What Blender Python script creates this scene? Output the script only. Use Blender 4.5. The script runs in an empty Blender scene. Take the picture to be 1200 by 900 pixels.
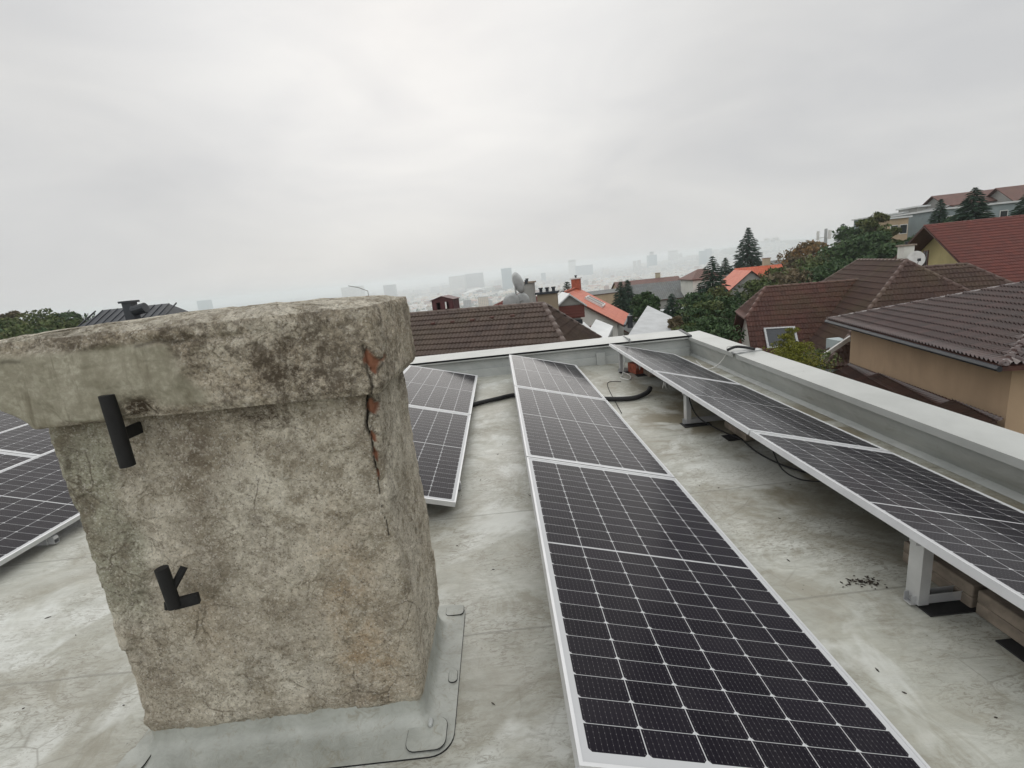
import bpy, bmesh, math, random
import numpy as np
from mathutils import Vector, Matrix
random.seed(7); RNG=np.random.default_rng(7)
R=math.radians
col=bpy.context.scene.collection
sc=bpy.context.scene
# ------------------------------------------------------------------ camera maths (photo pixels, 1200x900)
F,PIT,ROLL,YAW,H=569.92,.2259,.1006,.0111,1.60
CR,SR=math.cos(ROLL),math.sin(ROLL)
def ray(px,py):
    a=(px-600)/F;b=(py-450)/F
    u=CR*a-SR*b;v=SR*a+CR*b;up=-v
    y=math.cos(PIT)+up*math.sin(PIT);z=-math.sin(PIT)+up*math.cos(PIT)
    return np.array([u*math.cos(YAW)+y*math.sin(YAW),-u*math.sin(YAW)+y*math.cos(YAW),z])
def atz(px,py,z):
    d=ray(px,py);return Vector(np.array([0,0,H])+d*(z-H)/d[2])
def aty(px,py,Y):
    d=ray(px,py);return Vector(np.array([0,0,H])+d*Y/d[1])
def proj(c):
    x,y,z=c[0],c[1],c[2]-H
    x,y=x*math.cos(YAW)-y*math.sin(YAW), x*math.sin(YAW)+y*math.cos(YAW)
    fw=y*math.cos(PIT)-z*math.sin(PIT); up=y*math.sin(PIT)+z*math.cos(PIT)
    u=x/fw;v=-up/fw
    return (round(600+F*(CR*u+SR*v)),round(450+F*(-SR*u+CR*v)))
# ------------------------------------------------------------------ numpy noise
def vnoise(P,seed=0):
    P=np.asarray(P,float);i=np.floor(P).astype(np.int64);f=P-i;f=f*f*(3-2*f)
    def h(a,b,c):
        n=(a*374761393+b*668265263+c*2147483647+seed*974634777)&0xffffffff
        n=((n^(n>>13))*1274126177)&0xffffffff
        n=(n^(n>>16))&0xffffffff
        return n/4294967295.0
    r=0
    for a in(0,1):
        for b in(0,1):
            for c in(0,1):
                w=(f[:,0] if a else 1-f[:,0])*(f[:,1] if b else 1-f[:,1])*(f[:,2] if c else 1-f[:,2])
                r=r+w*h(i[:,0]+a,i[:,1]+b,i[:,2]+c)
    return r*2-1
def fbm(P,o=4,seed=0):
    P=np.asarray(P,float);r=0;a=1;t=0
    for k in range(o):
        r=r+a*vnoise(P*(2**k)+k*17.3,seed+k);t+=a;a*=.5
    return r/t
# ------------------------------------------------------------------ scene graph helpers
def tag(o,label=None,cat=None,group=None,kind=None):
    if label:o['label']=label
    if cat:o['category']=cat
    if group:o['group']=group
    if kind:o['kind']=kind
    return o
def empty(name,loc=(0,0,0),rz=0,label=None,cat=None,group=None):
    o=bpy.data.objects.new(name,None);col.objects.link(o);o.location=loc;o.rotation_euler=(0,0,rz)
    o.empty_display_size=.1
    return tag(o,label,cat,group)
def link(name,me,mat=None,parent=None,loc=None,smooth=False,world=False):
    """mesh -> object; world=True: vertices are world coordinates, moved into the parent's frame"""
    o=bpy.data.objects.new(name,me);col.objects.link(o)
    if mat is not None:
        for m in (mat if isinstance(mat,(list,tuple)) else [mat]): me.materials.append(m)
    if smooth: me.polygons.foreach_set('use_smooth',[True]*len(me.polygons))
    if parent is not None:
        o.parent=parent
        if world:
            M=Matrix.Identity(4);p=parent;chain=[]
            while p is not None: chain.append(p);p=p.parent
            for q in reversed(chain):
                M=M@(Matrix.Translation(q.location)@q.rotation_euler.to_matrix().to_4x4())
            me.transform(M.inverted())
    if loc is not None:o.location=loc
    return o
def copy_tree(o,parent=None):
    c=o.copy();col.objects.link(c);c.parent=parent
    for ch in [x for x in o.children]: copy_tree(ch,c)
    return c
class MB:
    """collects shapes into ONE mesh"""
    def __init__(s): s.v=[];s.f=[];s.mi=[]
    def add(s,vs,fs,mi=0):
        k=len(s.v);s.v+= [tuple(v) for v in vs];s.f+=[tuple(i+k for i in f) for f in fs];s.mi+=[mi]*len(fs);return s
    def box(s,c,d,M=None,mi=0,bev=0):
        x,y,z=[q/2 for q in d]
        if bev:
            bm=bmesh.new();bmesh.ops.create_cube(bm,size=1)
            for v in bm.verts:v.co=Vector((v.co.x*d[0],v.co.y*d[1],v.co.z*d[2]))
            bmesh.ops.bevel(bm,geom=bm.edges[:],offset=bev,segments=2,affect='EDGES',profile=.5)
            bm.verts.index_update()
            vs=[v.co.copy() for v in bm.verts];fs=[[v.index for v in f.verts] for f in bm.faces];bm.free()
        else:
            vs=[Vector(p) for p in((-x,-y,-z),(x,-y,-z),(x,y,-z),(-x,y,-z),(-x,-y,z),(x,-y,z),(x,y,z),(-x,y,z))]
            fs=[(0,3,2,1),(4,5,6,7),(0,1,5,4),(1,2,6,5),(2,3,7,6),(3,0,4,7)]
        c=Vector(c)
        if M is not None: vs=[M@v for v in vs]
        return s.add([v+c for v in vs],fs,mi)
    def b2(s,a,b,mi=0):
        a=Vector(a);b=Vector(b);return s.box((a+b)/2,[abs(q) for q in(b-a)],mi=mi)
    def tube(s,pts,r,n=10,cap=True,mi=0):
        pts=[Vector(p) for p in pts];rs=r if isinstance(r,(list,tuple)) else [r]*len(pts)
        vs=[];N=len(pts);pa=None
        for i,p in enumerate(pts):
            t=(pts[min(i+1,N-1)]-pts[max(i-1,0)]).normalized()
            if pa is None:
                a=t.cross(Vector((0,0,1)));
                if a.length<.05:a=t.cross(Vector((0,1,0)))
            else: a=pa-t*pa.dot(t)
            a.normalize();pa=a;b=t.cross(a)
            for k in range(n):
                an=2*math.pi*k/n;vs.append(p+(a*math.cos(an)+b*math.sin(an))*rs[i])
        fs=[]
        for i in range(N-1):
            for k in range(n):
                q=(k+1)%n;fs.append((i*n+k,i*n+q,(i+1)*n+q,(i+1)*n+k))
        if cap: fs.append(tuple(range(n))[::-1]);fs.append(tuple((N-1)*n+k for k in range(n)))
        return s.add(vs,fs,mi)
    def prism(s,poly,z0,z1,mi=0):
        n=len(poly);vs=[(p[0],p[1],z0) for p in poly]+[(p[0],p[1],z1) for p in poly]
        fs=[tuple(range(n))[::-1],tuple(range(n,2*n))]+[(i,(i+1)%n,n+(i+1)%n,n+i) for i in range(n)]
        return s.add(vs,fs,mi)
    def thick(s,poly,t,mi=0,down=Vector((0,0,-1))):
        """3D polygon given thickness t along `down`"""
        n=len(poly);poly=[Vector(p) for p in poly]
        vs=poly+[p+down*t for p in poly]
        fs=[tuple(range(n)),tuple(range(n,2*n))[::-1]]+[(i,n+i,n+(i+1)%n,(i+1)%n) for i in range(n)]
        return s.add(vs,fs,mi)
    def mesh(s,name='m'):
        me=bpy.data.meshes.new(name);me.from_pydata(s.v,[],s.f)
        if any(s.mi): me.polygons.foreach_set('material_index',s.mi)
        me.update()
        bm=bmesh.new();bm.from_mesh(me);bmesh.ops.recalc_face_normals(bm,faces=bm.faces);bm.to_mesh(me);bm.free()
        return me
    def build(s,name,mat,parent=None,world=False,smooth=False,auto=False,loc=None):
        o=link(name,s.mesh(name),mat,parent,loc,smooth or auto,world)
        if auto: o.data.set_sharp_from_angle(angle=R(40))
        return o
# ------------------------------------------------------------------ materials
class NT:
    def __init__(s,name):
        s.m=bpy.data.materials.new(name);s.m.use_nodes=True;s.t=s.m.node_tree;s.n=s.t.nodes;s.l=s.t.links
        s.b=s.n['Principled BSDF'];s.o=s.n['Material Output']
    def N(s,ty,**k):
        n=s.n.new(ty)
        for a,b in k.items(): setattr(n,a,b)
        return n
    def put(s,inp,v):
        if isinstance(v,bpy.types.NodeSocket): s.l.new(v,inp)
        elif v is not None: inp.default_value=v
    def math(s,op,a,b=None,c=None,clamp=False):
        n=s.N('ShaderNodeMath',operation=op,use_clamp=clamp);s.put(n.inputs[0],a);s.put(n.inputs[1],b)
        if c is not None:s.put(n.inputs[2],c)
        return n.outputs[0]
    def mix(s,f,a,b,mode='MIX'):
        n=s.N('ShaderNodeMix',data_type='RGBA',blend_type=mode)
        s.put(n.inputs[0],f);s.put(n.inputs[6],a if not isinstance(a,tuple) else (*a[:3],1));s.put(n.inputs[7],b if not isinstance(b,tuple) else (*b[:3],1))
        return n.outputs[2]
    def ramp(s,v,stops):
        n=s.N('ShaderNodeValToRGB');e=n.color_ramp.elements
        while len(e)<len(stops): e.new(.5)
        for i,(p,c) in enumerate(stops):
            e[i].position=p;e[i].color=(c,c,c,1) if not isinstance(c,tuple) else (*c[:3],1)
        s.l.new(v,n.inputs[0]);return n.outputs[0]
    def coord(s,kind='Object'): return s.N('ShaderNodeTexCoord').outputs[kind]
    def map(s,v,scale=(1,1,1),loc=(0,0,0),rot=(0,0,0)):
        n=s.N('ShaderNodeMapping');s.l.new(v,n.inputs[0]);n.inputs['Scale'].default_value=scale;n.inputs['Location'].default_value=loc;n.inputs['Rotation'].default_value=rot;return n.outputs[0]
    def noise(s,v,sc,det=4,rough=.55,dist=0):
        n=s.N('ShaderNodeTexNoise');s.put(n.inputs['Vector'],v);n.inputs['Scale'].default_value=sc;n.inputs['Detail'].default_value=det;n.inputs['Roughness'].default_value=rough;n.inputs['Distortion'].default_value=dist
        return n.outputs[0]
    def vor(s,v,sc,feat='F1',out='Distance',rnd=1):
        n=s.N('ShaderNodeTexVoronoi',feature=feat);s.put(n.inputs['Vector'],v);n.inputs['Scale'].default_value=sc;n.inputs['Randomness'].default_value=rnd;return n.outputs[out]
    def bump(s,h,st=.5,d=.01,prev=None):
        n=s.N('ShaderNodeBump');s.l.new(h,n.inputs['Height']);n.inputs['Strength'].default_value=st;n.inputs['Distance'].default_value=d
        if prev is not None:s.l.new(prev,n.inputs['Normal'])
        return n.outputs[0]
    def attr(s,name,out='Color'):
        n=s.N('ShaderNodeAttribute');n.attribute_name=name;return n.outputs[out]
    def sep(s,v):
        n=s.N('ShaderNodeSeparateXYZ');s.l.new(v,n.inputs[0]);return n.outputs
    def set(s,color=None,rough=None,metal=None,normal=None,spec=None,**k):
        b=s.b.inputs
        if color is not None: s.put(b['Base Color'],(*color[:3],1) if isinstance(color,tuple) else color)
        if rough is not None: s.put(b['Roughness'],rough)
        if metal is not None: s.put(b['Metallic'],metal)
        if normal is not None: s.put(b['Normal'],normal)
        if spec is not None: s.put(b['Specular IOR Level'],spec)
        return s.m
def simple(name,c,rough=.6,metal=0,var=.15,sc=3,bump=.0,bsc=40,c2=None,spec=None):
    n=NT(name);v=n.coord()
    f=n.noise(v,sc,5,.6)
    c2=c2 or tuple(q*(1-var*2) for q in c)
    cc=n.mix(n.ramp(f,[(.35,0.),(.65,1.)]),c2,tuple(min(1,q*(1+var*.5)) for q in c))
    nn=n.bump(n.noise(v,bsc,3),.6,bump) if bump else None
    return n.set(cc,rough,metal,nn,spec)
M={}
M['alu']=simple('aluminium',(.62,.63,.64),.38,.6,.06,6)
M['galv']=simple('galvanised',(.42,.43,.43),.5,.5,.15,12)
M['frame']=simple('anodised_frame',(.66,.67,.68),.42,.35,.05,5)
M['black_rubber']=simple('black_rubber',(.014,.014,.015),.75,0,.2,20)
M['black_pipe']=simple('black_pipe',(.007,.007,.007),.8,0,.2,30,.002,60)
M['concrete_block']=simple('concrete_block',(.30,.25,.20),.9,0,.2,9,.004,90)
M['red_brick']=simple('red_brick',(.42,.12,.07),.9,0,.25,14,.003,80)
M['white_plastic']=simple('white_plastic',(.7,.7,.68),.5,0,.08,9)
M['paint_white']=simple('paint_white',(.66,.66,.64),.6,0,.1,2)
M['glass_dark']=simple('window_glass',(.03,.035,.04),.08,0,.1,1)
M['wood_dark']=simple('dark_wood',(.09,.035,.025),.7,0,.2,5)
M['metal_dark']=simple('dark_metal_sheet',(.035,.04,.048),.45,.3,.15,2)
M['sheet_white']=simple('white_sheet',(.60,.62,.62),.5,0,.05,1.2)
# ---- roof membrane: pale grey-green coat, brushed, streaked and soiled
def mat_membrane():
    n=NT('roof_membrane');v=n.coord()
    base=n.mix(n.ramp(n.noise(v,.9,5,.6,.4),[(.3,0.),(.7,1.)]),(.40,.405,.35),(.60,.615,.575))
    base=n.mix(n.ramp(n.noise(v,5,8,.75,.8),[(.45,0.),(.62,.55)]),base,(.36,.35,.29))
    brush=n.noise(n.map(v,(2.2,9,1),rot=(0,0,.5)),1.6,6,.65,1.3)
    base=n.mix(n.ramp(brush,[(.38,.55),(.62,0.)]),base,(.31,.315,.275))
    # brown water stains
    st=n.noise(v,.7,7,.68,1.1);sx=n.sep(v)
    dirt=n.math('MULTIPLY',n.ramp(st,[(.45,0.),(.60,1.)]),n.math('ADD',n.math('MULTIPLY',n.math('SUBTRACT',sx[0],.6,clamp=True),.6),.38),clamp=True)
    base=n.mix(dirt,base,(.20,.175,.12))
    d2=n.noise(n.map(v,(1,1,1),loc=(5,1,0)),2.3,8,.75,1.5);base=n.mix(n.ramp(d2,[(.50,0.),(.62,.6)]),base,(.24,.225,.17))
    wp=n.noise(n.map(v,(1,1,1),loc=(2,8,0)),1.3,5,.6,.6);base=n.mix(n.ramp(wp,[(.55,0.),(.62,.6)]),base,(.64,.66,.63))
    # brushed swirls, cracks in the dried silt
    w=n.vor(n.mix(.12,v,n.N('ShaderNodeTexNoise').outputs[1]),7,'DISTANCE_TO_EDGE')
    crk=n.math('MULTIPLY',n.ramp(w,[(.0,1.),(.03,0.)]),n.ramp(n.noise(v,1.1,4,.6),[(.52,0.),(.66,.55)]))
    base=n.mix(crk,base,(.17,.16,.13))
    fine=n.noise(n.map(v,(1,2.6,1),rot=(0,0,-.6)),15,6,.75,2.2)
    scr=n.math('MULTIPLY',n.ramp(fine,[(.51,0.),(.57,.75)]),n.ramp(n.noise(v,1.9,4),[(.42,0.),(.56,1.)]))
    base=n.mix(scr,base,(.22,.205,.165))
    sp=n.vor(v,16);base=n.mix(n.math('MULTIPLY',n.ramp(sp,[(.03,1.),(.07,0.)]),n.ramp(n.noise(v,5,2),[(.52,0.),(.6,1.)])),base,(.05,.045,.035))
    # welded sheet seams
    wob=n.math('MULTIPLY',n.math('SUBTRACT',n.noise(v,1.3,3),.5),.05)
    yy=n.math('ADD',sx[1],wob);seam=n.math('ABSOLUTE',n.math('SUBTRACT',n.math('FRACT',n.math('DIVIDE',n.math('SUBTRACT',yy,1.93),1.13)),.5))
    sm=n.ramp(seam,[(.0,0.),(.4930,0.),(.497,1.)])
    base=n.mix(n.math('MULTIPLY',sm,.5),base,(.17,.165,.14))
    rough=n.ramp(n.noise(v,1.4,5,.7,.6),[(.35,.30),(.65,.62)])
    h=n.math('ADD',n.math('MULTIPLY',brush,.6),n.math('MULTIPLY',fine,.35))
    h=n.math('ADD',h,n.math('MULTIPLY',sm,.25))
    return n.set(base,rough,0,n.bump(h,.55,.012))
M['membrane']=mat_membrane()
def mat_memb2():
    n=NT('parapet_membrane');v=n.coord()
    b=n.mix(n.ramp(n.noise(n.map(v,(1,1,1.4)),1.6,6,.6,.8),[(.3,0.),(.7,1.)]),(.33,.35,.34),(.47,.485,.47))
    b=n.mix(n.ramp(n.noise(n.map(v,(1,1,6)),2.2,5,.7,1),[(.56,0.),(.72,.6)]),b,(.25,.25,.22))
    sp=n.vor(v,9);b=n.mix(n.ramp(sp,[(.03,.8),(.06,0.)]),b,(.09,.085,.07))
    return n.set(b,.42,0,n.bump(n.noise(n.map(v,(1,1,2)),3,6,.6,.8),.5,.02))
M['memb2']=mat_memb2()
def mat_fl():
    n=NT('flashing_membrane');v=n.coord()
    b=n.mix(n.ramp(n.noise(v,5,6,.65,.6),[(.3,0.),(.7,1.)]),(.27,.28,.25),(.43,.445,.41))
    b=n.mix(n.ramp(n.noise(v,17,7,.8,1.),[(.52,0.),(.66,.7)]),b,(.25,.235,.18))
    return n.set(b,.4,0,n.bump(n.noise(v,14,6,.65,1.),.6,.01))
M['flashing']=mat_fl()
def mat_coping():
    n=NT('coping_sheet');v=n.coord()
    b=n.mix(n.ramp(n.noise(v,1.2,6,.6,.5),[(.3,0.),(.7,1.)]),(.34,.352,.335),(.46,.473,.455))
    b=n.mix(n.ramp(n.noise(n.map(v,(3,1,1)),5,6,.75,1.5),[(.58,0.),(.72,.5)]),b,(.36,.36,.33))
    sp=n.vor(v,6);b=n.mix(n.ramp(sp,[(.02,.8),(.05,0.)]),b,(.12,.11,.09))
    return n.set(b,.4,.0,n.bump(n.noise(v,4,5),.3,.01))
M['coping']=mat_coping()
def mat_plaster(name='chimney_plaster'):
    n=NT(name);v=n.coord()
    big=n.noise(v,2.3,6,.62,.7);mid=n.noise(v,9,6,.75,.6);fine=n.noise(v,85,5,.75,.3);gr2=n.noise(v,38,7,.85,.5)
    b=n.mix(n.ramp(big,[(.34,0.),(.64,1.)]),(.54,.485,.385),(.78,.73,.61))
    b=n.mix(n.math('MULTIPLY',n.attr('pale','Fac'),n.ramp(mid,[(.35,.5),(.6,1.)])),b,(.78,.74,.63))
    b=n.mix(n.math('MULTIPLY',n.attr('moss','Fac'),.8),b,(.42,.42,.32))
    b=n.mix(n.math('MULTIPLY',n.attr('ochre','Fac'),n.ramp(n.noise(v,11,6,.75,.6),[(.38,.95),(.62,.15)])),b,(.46,.34,.21))
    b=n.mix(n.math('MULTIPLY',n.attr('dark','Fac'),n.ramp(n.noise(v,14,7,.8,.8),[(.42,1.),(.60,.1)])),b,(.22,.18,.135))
    b=n.mix(n.ramp(mid,[(.37,.75),(.53,0.)]),b,(.29,.25,.18))
    # hairline crazing
    cz=n.vor(n.mix(.10,v,n.N('ShaderNodeTexNoise').outputs[1]),5.5,'DISTANCE_TO_EDGE')
    b=n.mix(n.math('MULTIPLY',n.ramp(cz,[(.0,.8),(.018,0.)]),n.ramp(n.noise(v,3.5,4,.6),[(.50,0.),(.60,1.)])),b,(.14,.115,.08))
    # coarse sand grains and pits
    g=n.vor(v,210,out='Color');gs=n.sep(g)
    pit=n.math('MULTIPLY',n.ramp(gr2,[(.38,1.),(.455,0.)]),.75)
    b=n.mix(pit,b,(.17,.14,.10))
    b=n.mix(n.ramp(gs[0],[(.0,.55),(.18,.0),(1.,.0)]),b,(.14,.115,.085))
    pf_=n.noise(v,70,6,.85,.9);b=n.mix(n.ramp(pf_,[(.36,.85),(.45,0.)]),b,(.12,.095,.065))
    b=n.mix(n.ramp(gs[1],[(.78,0.),(.98,.45)]),b,(.85,.82,.74))
    # black weathering on the cap and just under it (vertex mask)
    blk=n.attr('grime','Fac')
    bk=n.math('MULTIPLY',blk,n.ramp(n.math('ADD',n.math('MULTIPLY',n.noise(v,7,5,.7,.6),.5),n.math('MULTIPLY',n.noise(v,60,4,.8,.3),.5)),[(.42,1.),(.56,0.)]),clamp=True)
    b=n.mix(bk,b,(.085,.065,.045))
    # smooth mortar repair
    mo=n.attr('mortar','Fac')
    mc=n.mix(n.ramp(n.noise(n.map(v,(2,2,1.2)),4.0,6,.6,.3),[(.36,0.),(.64,1.)]),(.235,.22,.16),(.45,.43,.345))
    mc=n.mix(n.ramp(n.noise(n.map(v,(6,6,1)),2.5,5,.7,1),[(.52,0.),(.66,.8)]),mc,(.14,.12,.08))
    mc=n.mix(n.ramp(n.noise(v,60,5,.7),[(.45,.45),(.6,0.)]),mc,(.20,.18,.13))
    b=n.mix(mo,b,mc)
    br=n.attr('brick','Fac')
    b=n.mix(br,b,n.mix(n.noise(v,30,4),(.24,.10,.06),(.40,.19,.115)))
    ck=n.attr('crack','Fac');b=n.mix(ck,b,(.02,.016,.012))
    h=n.math('ADD',n.math('MULTIPLY',fine,.7),n.math('MULTIPLY',gr2,1.1))
    h=n.math('ADD',h,n.math('MULTIPLY',mid,1.2))
    h=n.math('MULTIPLY',h,n.math('SUBTRACT',1,n.math('MULTIPLY',mo,.70)))
    return n.set(b,n.math('SUBTRACT',.93,n.math('MULTIPLY',mo,.2)),0,n.bump(h,1.,.009),.25)
M['plaster']=mat_plaster()
def mat_tile(name,c,c2,rough=.6,moss=.3,mossc=(.10,.09,.04),pat=None,spec=.5):
    n=NT(name);uv=n.coord('UV');v=n.coord()
    s=n.sep(uv);fu=n.math('FLOOR',s[0]);fv=n.math('FLOOR',s[1])
    cb=n.N('ShaderNodeCombineXYZ');n.l.new(fu,cb.inputs[0]);n.l.new(fv,cb.inputs[1])
    wn=n.N('ShaderNodeTexWhiteNoise',noise_dimensions='3D');n.l.new(cb.outputs[0],wn.inputs['Vector'])
    b=n.mix(wn.outputs['Value'],c,c2)
    b=n.mix(n.ramp(n.noise(v,.55,5,.65),[(.45,0.),(.7,moss)]),b,mossc)
    b=n.mix(n.ramp(n.noise(v,14,4,.7),[(.5,0.),(.7,.35)]),b,tuple(q*.45 for q in c))
    nn=None
    if pat=='bump':   # courses drawn as relief for roofs too far for modelled tiles
        fx=n.math('FRACT',s[0]);fy=n.math('FRACT',s[1])
        hh=n.math('ADD',n.math('MULTIPLY',n.math('SINE',n.math('MULTIPLY',fx,6.283)),.3),n.math('SUBTRACT',1,fy))
        nn=n.bump(hh,1,.04)
    return n.set(b,rough,0,nn,spec)
M['tile_front']=mat_tile('tile_front',(.125,.085,.068),(.082,.056,.047),.55,.5,(.13,.10,.062))
M['tile_wet']=mat_tile('tile_wet',(.078,.036,.030),(.046,.024,.021),.2,.2,(.08,.065,.045),spec=.9)
M['tile_brown']=mat_tile('tile_brown',(.125,.052,.038),(.088,.038,.030),.6,.55,(.10,.075,.036))
M['tile_brownb']=mat_tile('tile_brown_mossy',(.105,.060,.045),(.075,.042,.034),.6,.7,(.10,.075,.036))
M['tile_red']=mat_tile('tile_red',(.185,.048,.035),(.14,.040,.032),.6,.3,(.12,.06,.04))
M['tile_orange']=mat_tile('tile_orange',(.52,.12,.05),(.45,.08,.03),.55,.2,(.30,.09,.05),'bump')
M['tile_far']=mat_tile('tile_far',(.16,.075,.06),(.11,.055,.045),.7,.3,(.12,.08,.05),'bump')
M['tile_grey']=mat_tile('tile_grey',(.14,.15,.15),(.10,.11,.11),.7,.3,(.13,.12,.08),'bump')
def mat_render(name,c,st=.25,rough=.85):
    n=NT(name);v=n.coord()
    b=n.mix(n.ramp(n.noise(v,.5,6,.6,.6),[(.3,0.),(.7,1.)]),tuple(q*(1-st) for q in c),c)
    b=n.mix(n.ramp(n.noise(n.map(v,(2.5,2.5,.35)),1.5,5,.6,.4),[(.55,0.),(.75,st)]),b,tuple(q*.5 for q in c))
    return n.set(b,rough,0,n.bump(n.noise(v,45,3),.4,.006),.3)
M['w_tan']=mat_render('wall_tan',(.50,.36,.24))
M['w_white']=mat_render('wall_white',(.70,.70,.65))
M['w_blue']=mat_render('wall_blue_white',(.46,.53,.54),.12)
M['w_yellow']=mat_render('wall_yellow',(.62,.53,.27))
M['w_grey']=mat_render('wall_grey',(.34,.34,.32))
M['w_greyblue']=mat_render('wall_grey_blue',(.27,.32,.33))
M['w_cream']=mat_render('wall_cream',(.50,.45,.33))
M['w_beige']=mat_render('wall_beige',(.48,.37,.25))
M['brick_beige']=mat_render('brick_beige',(.34,.28,.20),.4)
def mat_leaf(name,a,b,c):
    n=NT(name);v=n.coord();i=n.N('ShaderNodeNewGeometry').outputs['Random Per Island']
    k=n.mix(i,a,b);k=n.mix(n.ramp(n.noise(v,.45,3),[(.45,0.),(.62,.8)]),k,c)
    n.set(k,.7,0,None,.2);n.b.inputs['Transmission Weight'].default_value=0
    n.b.inputs['Subsurface Weight'].default_value=0
    return n.m
M['leaf_dark']=mat_leaf('leaf_dark',(0.033,0.068,0.030),(0.075,0.120,0.048),(0.053,0.090,0.038))
M['leaf_con']=mat_leaf('needles',(0.022,0.046,0.030),(0.046,0.081,0.049),(0.030,0.057,0.041))
M['leaf_mid']=mat_leaf('leaf_mid',(0.058,0.090,0.032),(0.123,0.152,0.055),(0.109,0.102,0.041))
M['leaf_yel']=mat_leaf('leaf_yellowgreen',(.11,.13,.022),(.20,.20,.03),(.15,.13,.03))
M['leaf_aut']=mat_leaf('leaf_autumn',(0.143,0.083,0.028),(0.220,0.121,0.039),(0.110,0.088,0.033))
M['leaf_bare']=mat_leaf('leaf_sparse',(0.117,0.098,0.058),(0.169,0.130,0.078),(0.104,0.091,0.052))
M['bark']=simple('bark',(.075,.055,.04),.9,0,.3,8,.01,20)
# ================================================================== the roof we stand on
XR0,XR1=2.96,3.06            # inner foot of the right parapet, near / far
def xr(y,near=2.97,far=3.05): return near+(far-near)*(y-2.5)/4.0*.8
def grid_mesh(x0,x1,y0,y1,st,z=lambda x,y:0):
    pass
roof=MB()
roof.b2((-15,-6,-.35),(3.2,7.95,0))
r=roof.build('flat_roof',M['membrane']);tag(r,kind='structure')
hw=MB();hw.b2((-14.9,-5.9,-9.5),(3.15,7.9,-.352))
tag(hw.build('flat_roof_house',M['w_grey']),'grey rendered house under the pale flat roof','house')
# parapets (a wall with a membrane face, a sheet coping on top)
pf=empty('parapet_wall',(0,7.8,0),0,'low grey parapet wall across the far end of the flat roof','parapet wall')
m=MB();m.b2((-15,7.74,-.002),(3.25,8.02,.30));m.build('wall_face',M['memb2'],pf,True)
m=MB();m.b2((-15,7.70,.0),(3.0,7.738,.13));m.build('foot_strip',M['memb2'],pf,True)
m=MB();m.thick([(-15,7.66,.335),(3.02,7.66,.335),(3.02,8.08,.375),(-15,8.08,.375)],.03);m.b2((-15,7.66,.285),(3.02,7.668,.334));m.build('coping',M['coping'],pf,True)
for xj in(2.02,-4.02): m=MB();m.b2((xj,7.655,.27),(xj+.015,8.085,.381));m.build('coping_joint',M['galv'],pf,True)
m=MB();m.b2((1.48,7.66,.0),(1.62,7.70,.2));m.build('membrane_patch',M['memb2'],pf,True)
pr=empty('parapet_wall',(3,4,0),0,'long pale parapet wall on the right with a wide sheet coping','parapet wall')
# parallel-ish strips, slightly askew to the panel rows as in the photo
ys=np.linspace(-6,7.74,30)
def xin(y): return 2.795+.034*(y-2.4)      # inner edge of coping
def xout(y): return 3.11+.0385*(y-2.7)
def xft(y): return 2.955+.018*(y-2.4)      # foot of the wall face
m=MB();vs=[];fs=[]
for i,y in enumerate(ys):
    w=.006*math.sin(y*5)+.004*math.sin(y*13)
    vs+=[(xft(y)-.045,y,.002),(xft(y)+w,y,.03),(xin(y)+.055+w,y,.15),(xin(y)+.03,y,.30),(xout(y)-.03,y,.30),(xout(y)-.03,y,-.35)]
for i in range(len(ys)-1):
    for k in range(5): a=i*6+k;fs.append((a,a+1,a+7,a+6))
m.add(vs,fs);wf=m.build('wall_face',M['memb2'],pr,True,smooth=True);wf.data.set_sharp_from_angle(angle=R(50))
m=MB()
def cop(a,b,z0=.312):
    m.thick([(xin(a),a,z0),(xout(a),a,z0+.018),(xout(b),b,z0+.018),(xin(b),b,z0)],.02)
    m.thick([(xin(a),a,z0-.02),(xin(b),b,z0-.02),(xin(b)+.006,b,z0-.02),(xin(a)+.006,a,z0-.02)],.035)
    m.thick([(xout(a)-.006,a,z0-.002),(xout(b)-.006,b,z0-.002),(xout(b),b,z0-.002),(xout(a),a,z0-.002)],.07)
for a,b in((-6,2.1),(2.104,5.98),(6.06,8.07)): cop(a,b)
m.build('coping',M['coping'],pr,True)
m=MB();m.thick([(xin(6.02)-.012,5.96,.33),(xout(6.02)+.01,5.96,.345),(xout(6.02)+.01,6.08,.345),(xin(6.02)-.012,6.08,.33)],.016)
m.build('coping_joint',M['galv'],pr,True)
m=MB();m.thick([(xin(7.9)-.02,7.62,.34),(xin(7.9)+.03,7.62,.342),(xin(8)+.03,8.09,.384),(xin(8)-.02,8.09,.382)],.03);m.build('coping_joint',M['metal_dark'],pr,True)
# ================================================================== chimney
chim=empty('masonry_chimney',(-.93,1.75,0),0,'weathered cement rendered chimney with a thick cracked cap on the flat roof','chimney')
def loop(x0,x1,y0,y1,r,dense,coarse):
    """closed outline starting at the front left corner, running right along the front (small y)"""
    P=[];
    def seg(a,b,d):
        L=math.dist(a,b);n=max(1,int(L/d))
        for i in range(n): t=i/n;P.append((a[0]+(b[0]-a[0])*t,a[1]+(b[1]-a[1])*t))
    def arc(cx,cy,a0,d):
        n=max(3,int(r*1.57/d))
        for i in range(n): a=a0+math.pi/2*i/n;P.append((cx+r*math.cos(a),cy+r*math.sin(a)))
    seg((x0+r,y0),(x1-r,y0),dense);arc(x1-r,y0+r,-math.pi/2,dense)
    seg((x1,y0+r),(x1,y1-r),dense);arc(x1-r,y1-r,0,dense*2)
    seg((x1-r,y1),(x0+r,y1),coarse);arc(x0+r,y1-r,math.pi/2,dense*3)
    seg((x0,y1-r),(x0,y0+r),coarse);arc(x0+r,y0+r,math.pi,dense)
    return np.array(P)
def pxw(lst,Y): return np.array([[*aty(a,b,Y)] for a,b in lst])
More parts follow.
